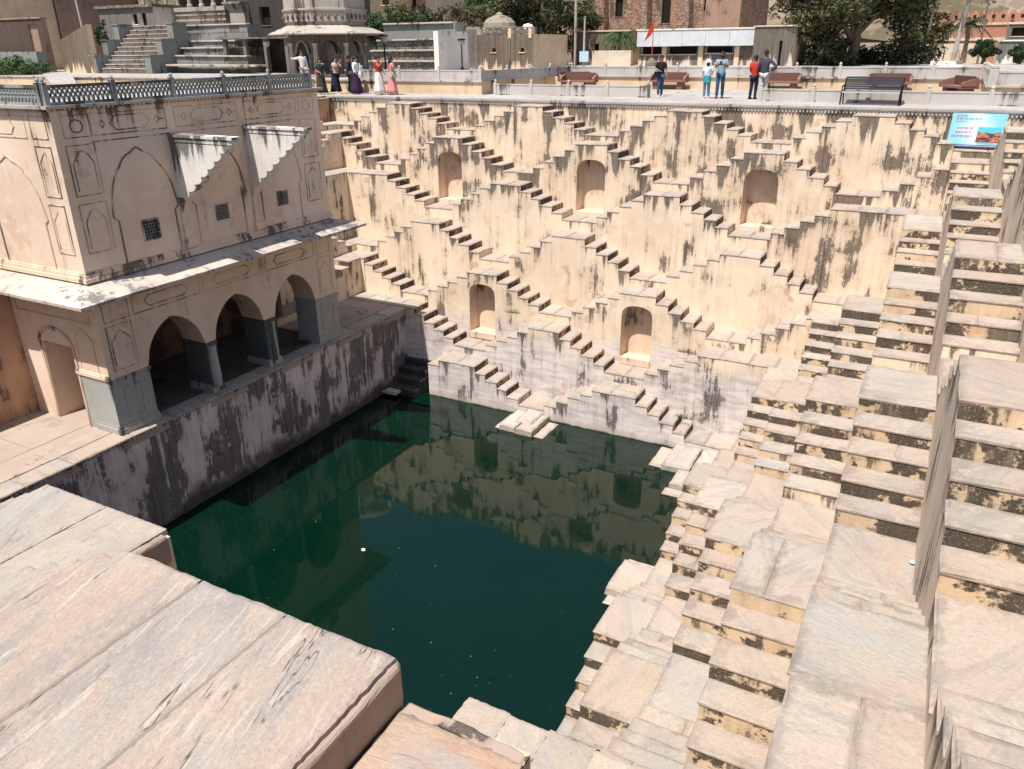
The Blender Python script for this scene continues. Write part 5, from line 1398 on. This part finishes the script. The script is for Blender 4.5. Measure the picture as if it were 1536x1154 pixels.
# red crenellated wall
x0, x1, z0, z1 = span(1396, 1580, 34, 66, 62)
rw = thing('fort_wall', 'red fort wall with rounded merlons', 'wall', (x0, 62, 0)); M_FORT = plaster('red fort render', (.42, .20, .13), dark=.14, top=.1, peel=.3)
b = MB(); b.box(0, x1 - x0, 0, .8, 0, z1); b.build('wall', M_FORT, rw)
b = MB(); b.box(0, x1 - x0, -.1, -.003, z0 + .3, z0 + .55); b.box(0, x1 - x0, -.1, -.003, z1 - .2, z1); b.build('string_course', M_TOWN, rw)
mw = (x1 - x0) / 13; hm = at(1480, 15, 62)[1] - z1
for i in range(13):
    c = mw * (i + .5); ar = [(c - mw * .46, z1)] + [(c + mw * .46 * math.cos(math.pi - math.pi * j / 10), z1 + hm * .45 + hm * .55 * math.sin(math.pi * j / 10)) for j in range(11)] + [(c + mw * .46, z1)]
    b = MB(); b.loops([[(a_, .1 + dd, q_) for a_, q_ in ar] for dd in (0, .5)]); mo = b.build('merlon', M_FORT, rw)
    b = MB(); b.box(c - .13, c + .13, .085, .098, z1 + hm * .35, z1 + hm * .62); b.build('loophole', M_HOLE, mo)  # dark plate instead of a hole, its shade painted
x0, x1, z0, z1 = span(1376, 1480, 66, 99, 50)
b = MB(); b.box(x0, x1, 50, 50.8, 0, z1)
for i in range(6): b.box(x0 + (x1 - x0) * i / 6, x0 + (x1 - x0) * i / 6 + .25, 49.7, 50, 0, z1 - .2)
tag(b.build('retaining_wall', M_TOWN), 'pale buttressed wall below the red fort wall', 'wall')
x0, x1, z0, z1 = span(1496, 1580, 62, 99, 40)
house('bright whitewashed house below the red fort wall', 'town_house', 'house', x0, x1, 40, 46, TZ - .3, z1, M_TOWNW, [(x0 + 1.6, x0 + 2.3, TZ + .6, TZ + 1.6)], .1)
x0, x1, z0, z1 = span(1512, 1590, 36, 56, 52)
house('small pale house with a dark porch against the red fort wall', 'town_house', 'house', x0, x1, 52, 56, 0, z1, M_TOWN, [(x0 + .3, x0 + 2.3, z0 + .1, z1 - .25)], .12)
# low white block made up for an unidentified white shape beyond the parapet
x, z = at(1420, 92, 24)
r = thing('white_block', 'low white block for an unidentified shape behind the long cement parapet', 'block', (x, 24, TZ)); hh = z - TZ
b = MB(); b.box(-.85, .85, 0, .7, 0, hh * .55); b.build('block_base', M_TOWNW, r)
b = MB(); b.poly(rect(-.85, .85, 0, hh), [rect(-.1, .12, hh * .6, hh * .8)], lambda a, q, d: (a, .7 + d, q), 0, .15); b.build('back_panel', M_TOWNW, r)

# ------------------------------------------------------------------ hills
M_HILL = NB('dry hillside'); p = M_HILL.pos()
n1 = M_HILL.noise(p, .07, 4); n2 = M_HILL.noise(p, .5, 5, .65)
c = M_HILL.mix(M_HILL.step(n2, .4, .62), (.20, .15, .105), (.31, .255, .195)); c = M_HILL.mix(M_HILL.step(M_HILL.math('MULTIPLY_ADD', n1, .6, M_HILL.math('MULTIPLY', n2, .5)), .52, .60, 0, .85), c, (.085, .072, .04))
M_HILL.bump(n2, 1.0, .6); M_HILL = M_HILL.done(c, .95, .1)
rr = np.random.RandomState(3)
b = MB(); NX, NY = 90, 30; ids = {}
ph = rr.rand(10, 3) * 6.28
for i in range(NX + 1):
    for j in range(NY + 1):
        x = -330 + 600 * i / NX; y = 66 + 240 * j / NY
        s = sum(math.sin(x * .021 * (1 + q * .8) * math.cos(ph[q, 0]) + y * .021 * (1 + q * .8) * math.sin(ph[q, 0]) + ph[q, 1]) / (1 + q) for q in range(7))
        z = -1 + (1 - math.exp(-(y - 66) / 60)) * (46 + 9 * s) + .6 * math.sin(x * .5 + y * .3) * min(1, (y - 66) / 20)
        ids[i, j] = len(b.v); b.v.append((x, y, z))
for i in range(NX):
    for j in range(NY): b.f.append((ids[i, j], ids[i + 1, j], ids[i + 1, j + 1], ids[i, j + 1])); b.mi.append(0); b.uv.append(None)
tag(b.build('hill', M_HILL, smooth=True), kind='structure')

# ------------------------------------------------------------------ vegetation
def leafmat(name, c0, c1, c2=None):
    b = NB(name); p = b.pos(); n = b.noise(p, 1.3, 3); n2 = b.noise(p, 9, 2)
    c = b.mix(b.step(n, .35, .65), c0, c1)
    c = b.mix(b.step(n2, .5, .7, 0, .6), c, c2 or tuple(x * 1.5 for x in c1))
    return b.done(c, .75, .2)
L_DK = leafmat('dark green leaves', (.022, .038, .016), (.05, .075, .03))
L_DRY = leafmat('olive and dry leaves', (.05, .055, .022), (.13, .105, .05), (.24, .165, .095))
L_GR = leafmat('fresh green leaves', (.03, .065, .022), (.075, .115, .04))
M_BARK = plain('grey bark', (.17, .135, .10), .9, .2, 8)
def leaves(clumps, n, size, seed, flat=.35):
    """leaf-sized faces spread through clumps (centre, radii)"""
    rr = np.random.RandomState(seed)
    vol = np.array([c[1][0] * c[1][1] * c[1][2] for c in clumps]) ** .7; idx = rr.choice(len(clumps), n, p=vol / vol.sum())
    C = np.array([c[0] for c in clumps])[idx]; RD = np.array([c[1] for c in clumps])[idx]
    d = rr.normal(size=(n, 3)); d /= np.linalg.norm(d, axis=1)[:, None]
    rad = rr.rand(n, 1) ** .38
    P = C + d * RD * rad * (1 + rr.normal(size=(n, 1)) * .10)
    a = rr.normal(size=(n, 3)); a /= np.linalg.norm(a, axis=1)[:, None]
    t = np.cross(a, d + rr.normal(size=(n, 3)) * .7); t /= np.linalg.norm(t, axis=1)[:, None] + 1e-9
    s = size * (.55 + .9 * rr.rand(n, 1))
    v = np.stack([P - a * s, P + t * s * flat, P + a * s, P - t * s * flat], 1).reshape(-1, 3)
    return v
def leafmesh(name, v, mat):
    n = len(v) // 4; me = bpy.data.meshes.new(name); me.vertices.add(len(v)); me.vertices.foreach_set('co', v.astype(np.float32).ravel())
    me.loops.add(len(v)); me.loops.foreach_set('vertex_index', np.arange(len(v), dtype=np.int32)); me.polygons.add(n)
    me.polygons.foreach_set('loop_start', np.arange(0, len(v), 4, dtype=np.int32)); me.polygons.foreach_set('loop_total', np.full(n, 4, np.int32)); me.materials.append(mat); me.update(calc_edges=True); me.validate()
    return me
def tree(label, u, vtop, Y, base, wpx, n, mat, seed, size=.17, trunk=.3, cat='tree', name='tree', low=.25, mix=None):
    x, zt = at(u, vtop, Y); rr = random.Random(seed)
    x0, x1, _, _ = span(u - wpx / 2, u + wpx / 2, 50, 60, Y); Wd = (x1 - x0) / 2; H = zt - base
    root = thing(name, label, cat, (x, Y, base)); cl = []
    tb = MB(); tb.tube([(0, 0, -.3), (.05 * H, 0, H * .25), (-.02 * H, .1, H * .5), (.03, 0, H * .8)], [trunk, trunk * .8, trunk * .6, trunk * .2], 8)
    nb = 9 if H > 2.2 else 4
    for i in range(nb):
        a = 2 * math.pi * i / nb + rr.uniform(-.3, .3); q = rr.uniform(.45, .85); e = (Wd * q * math.cos(a), Wd * q * math.sin(a) * .8, H * rr.uniform(low + .1, .9))
        tb.tube([(0, 0, H * .25), (e[0] * .45, e[1] * .45, H * .25 + (e[2] - H * .25) * .6), e], [trunk * .5, trunk * .32, trunk * .1], 6)
        for j in range(4):
            o = (e[0] + rr.uniform(-.4, .4) * Wd, e[1] + rr.uniform(-.4, .4) * Wd, e[2] + rr.uniform(-.25, .2) * H)
            tb.tube([(e[0] * .8, e[1] * .8, e[2] * .95), o], [trunk * .12, .02], 4)
            rs = rr.uniform(.16, .30) * Wd
            cl.append((o, (rs * 1.15, rs * 1.1, rs * .8)))
    for i in range(16 if n > 20000 else 8):
        rs = rr.uniform(.2, .34) * Wd
        cl.append(((rr.uniform(-.6, .6) * Wd, rr.uniform(-.5, .5) * Wd, H * rr.uniform(low, .92)), (rs, rs, rs * .8)))
    tb.build('trunk', M_BARK, root)
    v = leaves(cl, n, size, seed)
    if mix:
        k = int(len(v) // 4 * .42) * 4; sel = np.random.RandomState(seed).permutation(len(v) // 4); v = v.reshape(-1, 4, 3)[sel].reshape(-1, 3)
        link('crown', leafmesh('crown', v[:k], mat), root); link('dry_crown', leafmesh('dry_crown', v[k:], mix), root)
    else: link('crown', leafmesh('crown', v, mat), root)
    return root
tree('big dry-leaved spreading tree beside the cream block', 1295, -60, 34, TZ, 235, 46000, L_DK, 5, .17, .4, low=.0, mix=L_DRY)
tree('dark leafy tree between cream house and leaning poles', 815, -40, 34, TZ, 125, 24000, L_DK, 6, .16, .35, low=.1, mix=L_DRY)
tree('dense green tree behind the small domed shrine', 745, -12, 38, TZ, 90, 9000, L_GR, 7, .16, .25, low=.3)
tree('olive tree rising above the cream house corner', 705, 12, 32, TZ + 1, 70, 5000, L_DRY, 8, .14, .2, low=.3)
tree('green bush tree right behind the kiosk', 562, 8, 20, TZ + 1.2, 55, 6000, L_GR, 9, .12, .15, low=.1)
tree('scrubby olive bush on the stepped wall', 618, 16, 22, TZ + 1.5, 70, 6000, L_DRY, 10, .12, .1, low=.05, cat='bush', name='bush', mix=L_GR)
tree('scrubby bush beside the olive tree on the stepped wall', 655, 20, 23, TZ + 1.5, 50, 4000, L_DRY, 12, .12, .1, low=.05, cat='bush', name='bush')
tree('dark round tree below the red fort wall', 1480, 62, 38, TZ, 42, 5000, L_DK, 13, .15, .15, low=.05)
tree('small dark tree at the white house edge', 1535, 66, 37, TZ, 36, 3000, L_DK, 14, .15, .12, low=.05)
tree('grey scrub tree on the slope above the big tree', 1400, 18, 56, 1, 60, 4000, L_DRY, 15, .2, .15, low=.1)
tree('green bush above the lane kerb wall', 22, 84, 4.5, TZ - .6, 60, 6000, L_GR, 16, .11, .08, low=.05, cat='bush', name='bush')
tree('small shrub at the top of the yellow wall', 147, 34, 11, TZ + 1.8, 16, 1200, L_GR, 17, .09, .05, low=.05, cat='bush', name='bush')
tree('dark shrub behind the iron gate of the tan low house', 833, 92, 27, TZ, 24, 1500, L_DK, 18, .1, .06, low=.02, cat='bush', name='bush')
def palm(label, u, vtop, Y, base, fr, ln, seed):
    x, z = at(u, vtop, Y); root = thing('palm', label, 'palm', (x, Y, base)); H = z - base - ln * .35; rr = random.Random(seed)
    b = MB(); b.tube([(0, 0, -.2), (.05, 0, H * .5), (0, 0, H)], [.2, .16, .14], 8); b.build('trunk', M_BARK, root)
    for i in range(fr):
        a = 2 * math.pi * i / fr + rr.uniform(-.2, .2); up = rr.uniform(.1, 1.0); b = MB(); n = 9; sp = []
        for j in range(n + 1):
            t = j / n; sp.append(Vector((math.cos(a) * ln * t * (.6 + .4 * (1 - up)), math.sin(a) * ln * t * (.6 + .4 * (1 - up)), H + ln * (up * t * .9 - .75 * t * t))))
        for j in range(1, n):
            d = (sp[j + 1] - sp[j - 1]).normalized(); sd_ = d.cross(Vector((0, 0, 1))).normalized()
            for s in (-1, 1):
                tip = sp[j] + sd_ * s * ln * .26 * (1 - .5 * j / n) + d * ln * .12 - Vector((0, 0, ln * .1))
                b.face([sp[j] - d * .05, sp[j] + d * .05, tip]); 
        b.tube([tuple(p) for p in sp], [.03] * n + [.008], 4); b.build('frond', L_GR if seed != 2 else L_DK, root)
palm('round palm bush over the low stained garden wall', 929, 44, 32.5, TZ, 44, 1.7, 1)
palm('drooping palm before the red fort wall', 1457, 22, 46, TZ, 22, 2.1, 2)
# scrub on the hill: nobody could count it
rr = np.random.RandomState(21); cl = []
for i in range(900):
    x = rr.uniform(-220, 160); y = rr.uniform(70, 190)
    s = sum(math.sin(x * .021 * (1 + q * .8) * math.cos(ph[q, 0]) + y * .021 * (1 + q * .8) * math.sin(ph[q, 0]) + ph[q, 1]) / (1 + q) for q in range(7))
    z = -1 + (1 - math.exp(-(y - 66) / 60)) * (46 + 9 * s); q = rr.uniform(.8, 2.2); cl.append(((x, y, z + q * .4), (q, q, q * .7)))
v = leaves(cl, 60000, .30, 22)
tag(link('hill_scrub', leafmesh('hill_scrub', v, L_DRY)), 'dry scrub covering the hillside behind the town', 'scrub', kind='stuff')

# ------------------------------------------------------------------ small things
def litter(label, x, y, z, col, s=.07):
    rr = random.Random(label); b = MB(); L = []
    for zz, q in ((0, 1), (.35 * s, .8), (.5 * s, .2)): L.append([(x_ * q * s, y_ * q * s, zz + rr.uniform(0, .2) * s) for x_, y_ in ((-1, -.7), (.2, -1), (1.1, -.2), (.7, .8), (-.5, .9), (-1.1, .2))])
    b.loops(L); tag(b.build('litter', plain(label[:18], col, .5), None, (x, y, z), rr.uniform(0, 6)), label, 'litter')
p = hit(545, 825, z=WATER); litter('white crumpled wrapper floating on the green water', p.x, p.y, WATER, (.75, .78, .80), .06)
p = hit(1327, 892, z=ZP[3] - 5 * HR[3]); litter('bright green scrap on the stone landing opposite the pavilion', p.x, p.y, ZP[3] - 5 * HR[3] + .02, (.02, .45, .28), .04)
p = hit(1368, 846, z=ZP[3] - 5 * HR[3]); litter('pale blue scrap at the foot of the stair wall', p.x, p.y, ZP[3] - 5 * HR[3] + .02, (.4, .6, .75), .035)
rr = random.Random(4); b = MB()
for i in range(120):
    u, v_ = rr.uniform(250, 1000), rr.uniform(600, 1070); p = hit(u, v_, z=WATER + .003); s = rr.choice((.006, .008, .010, .016)); a = rr.uniform(0, 6)
    b.face([(p.x + s * math.cos(a + q), p.y + s * math.sin(a + q), WATER + .003) for q in (0, 1.6, 3.1, 4.6)])
tag(b.build('floating_specks', plain('floating leaf bits', (.26, .25, .18), .7)), 'tiny pale leaf bits floating on the pool', 'debris', kind='stuff')
def tuft(label, x, y, z, n, seed, L=.16):
    rr = np.random.RandomState(seed); v = []
    for i in range(n):
        a, r_ = rr.rand() * 6.28, rr.rand() * .12; b0 = np.array([x + r_ * 3 * math.cos(a), y + r_ * math.sin(a), z]); d = np.array([rr.normal() * .5, rr.normal() * .5, 1.0]); d = d / np.linalg.norm(d) * L * (.4 + rr.rand()); s = np.array([math.cos(a), math.sin(a), 0]) * .008
        v += [b0 - s, b0 + s, b0 + d + s * .2, b0 + d - s * .2]
    tag(link('grass_tuft', leafmesh('grass_tuft', np.array(v), L_GR)), label, 'grass', kind='stuff')
for i, (u, v_, zz) in enumerate(((890, 525, ZP[6] - 4 * HR[6]), (935, 542, ZP[6] - 5 * HR[6]), (965, 548, ZP[6] - 5 * HR[6]), (1030, 530, ZP[6] - .24), (1025, 628, ZP[7] - 3 * HR[7]), (770, 470, ZP[5] - 5 * HR[5]))):
    p = hit(u, v_, z=zz); tuft('green weeds sprouting from the step joints', p.x, p.y, zz, 90, 30 + i)
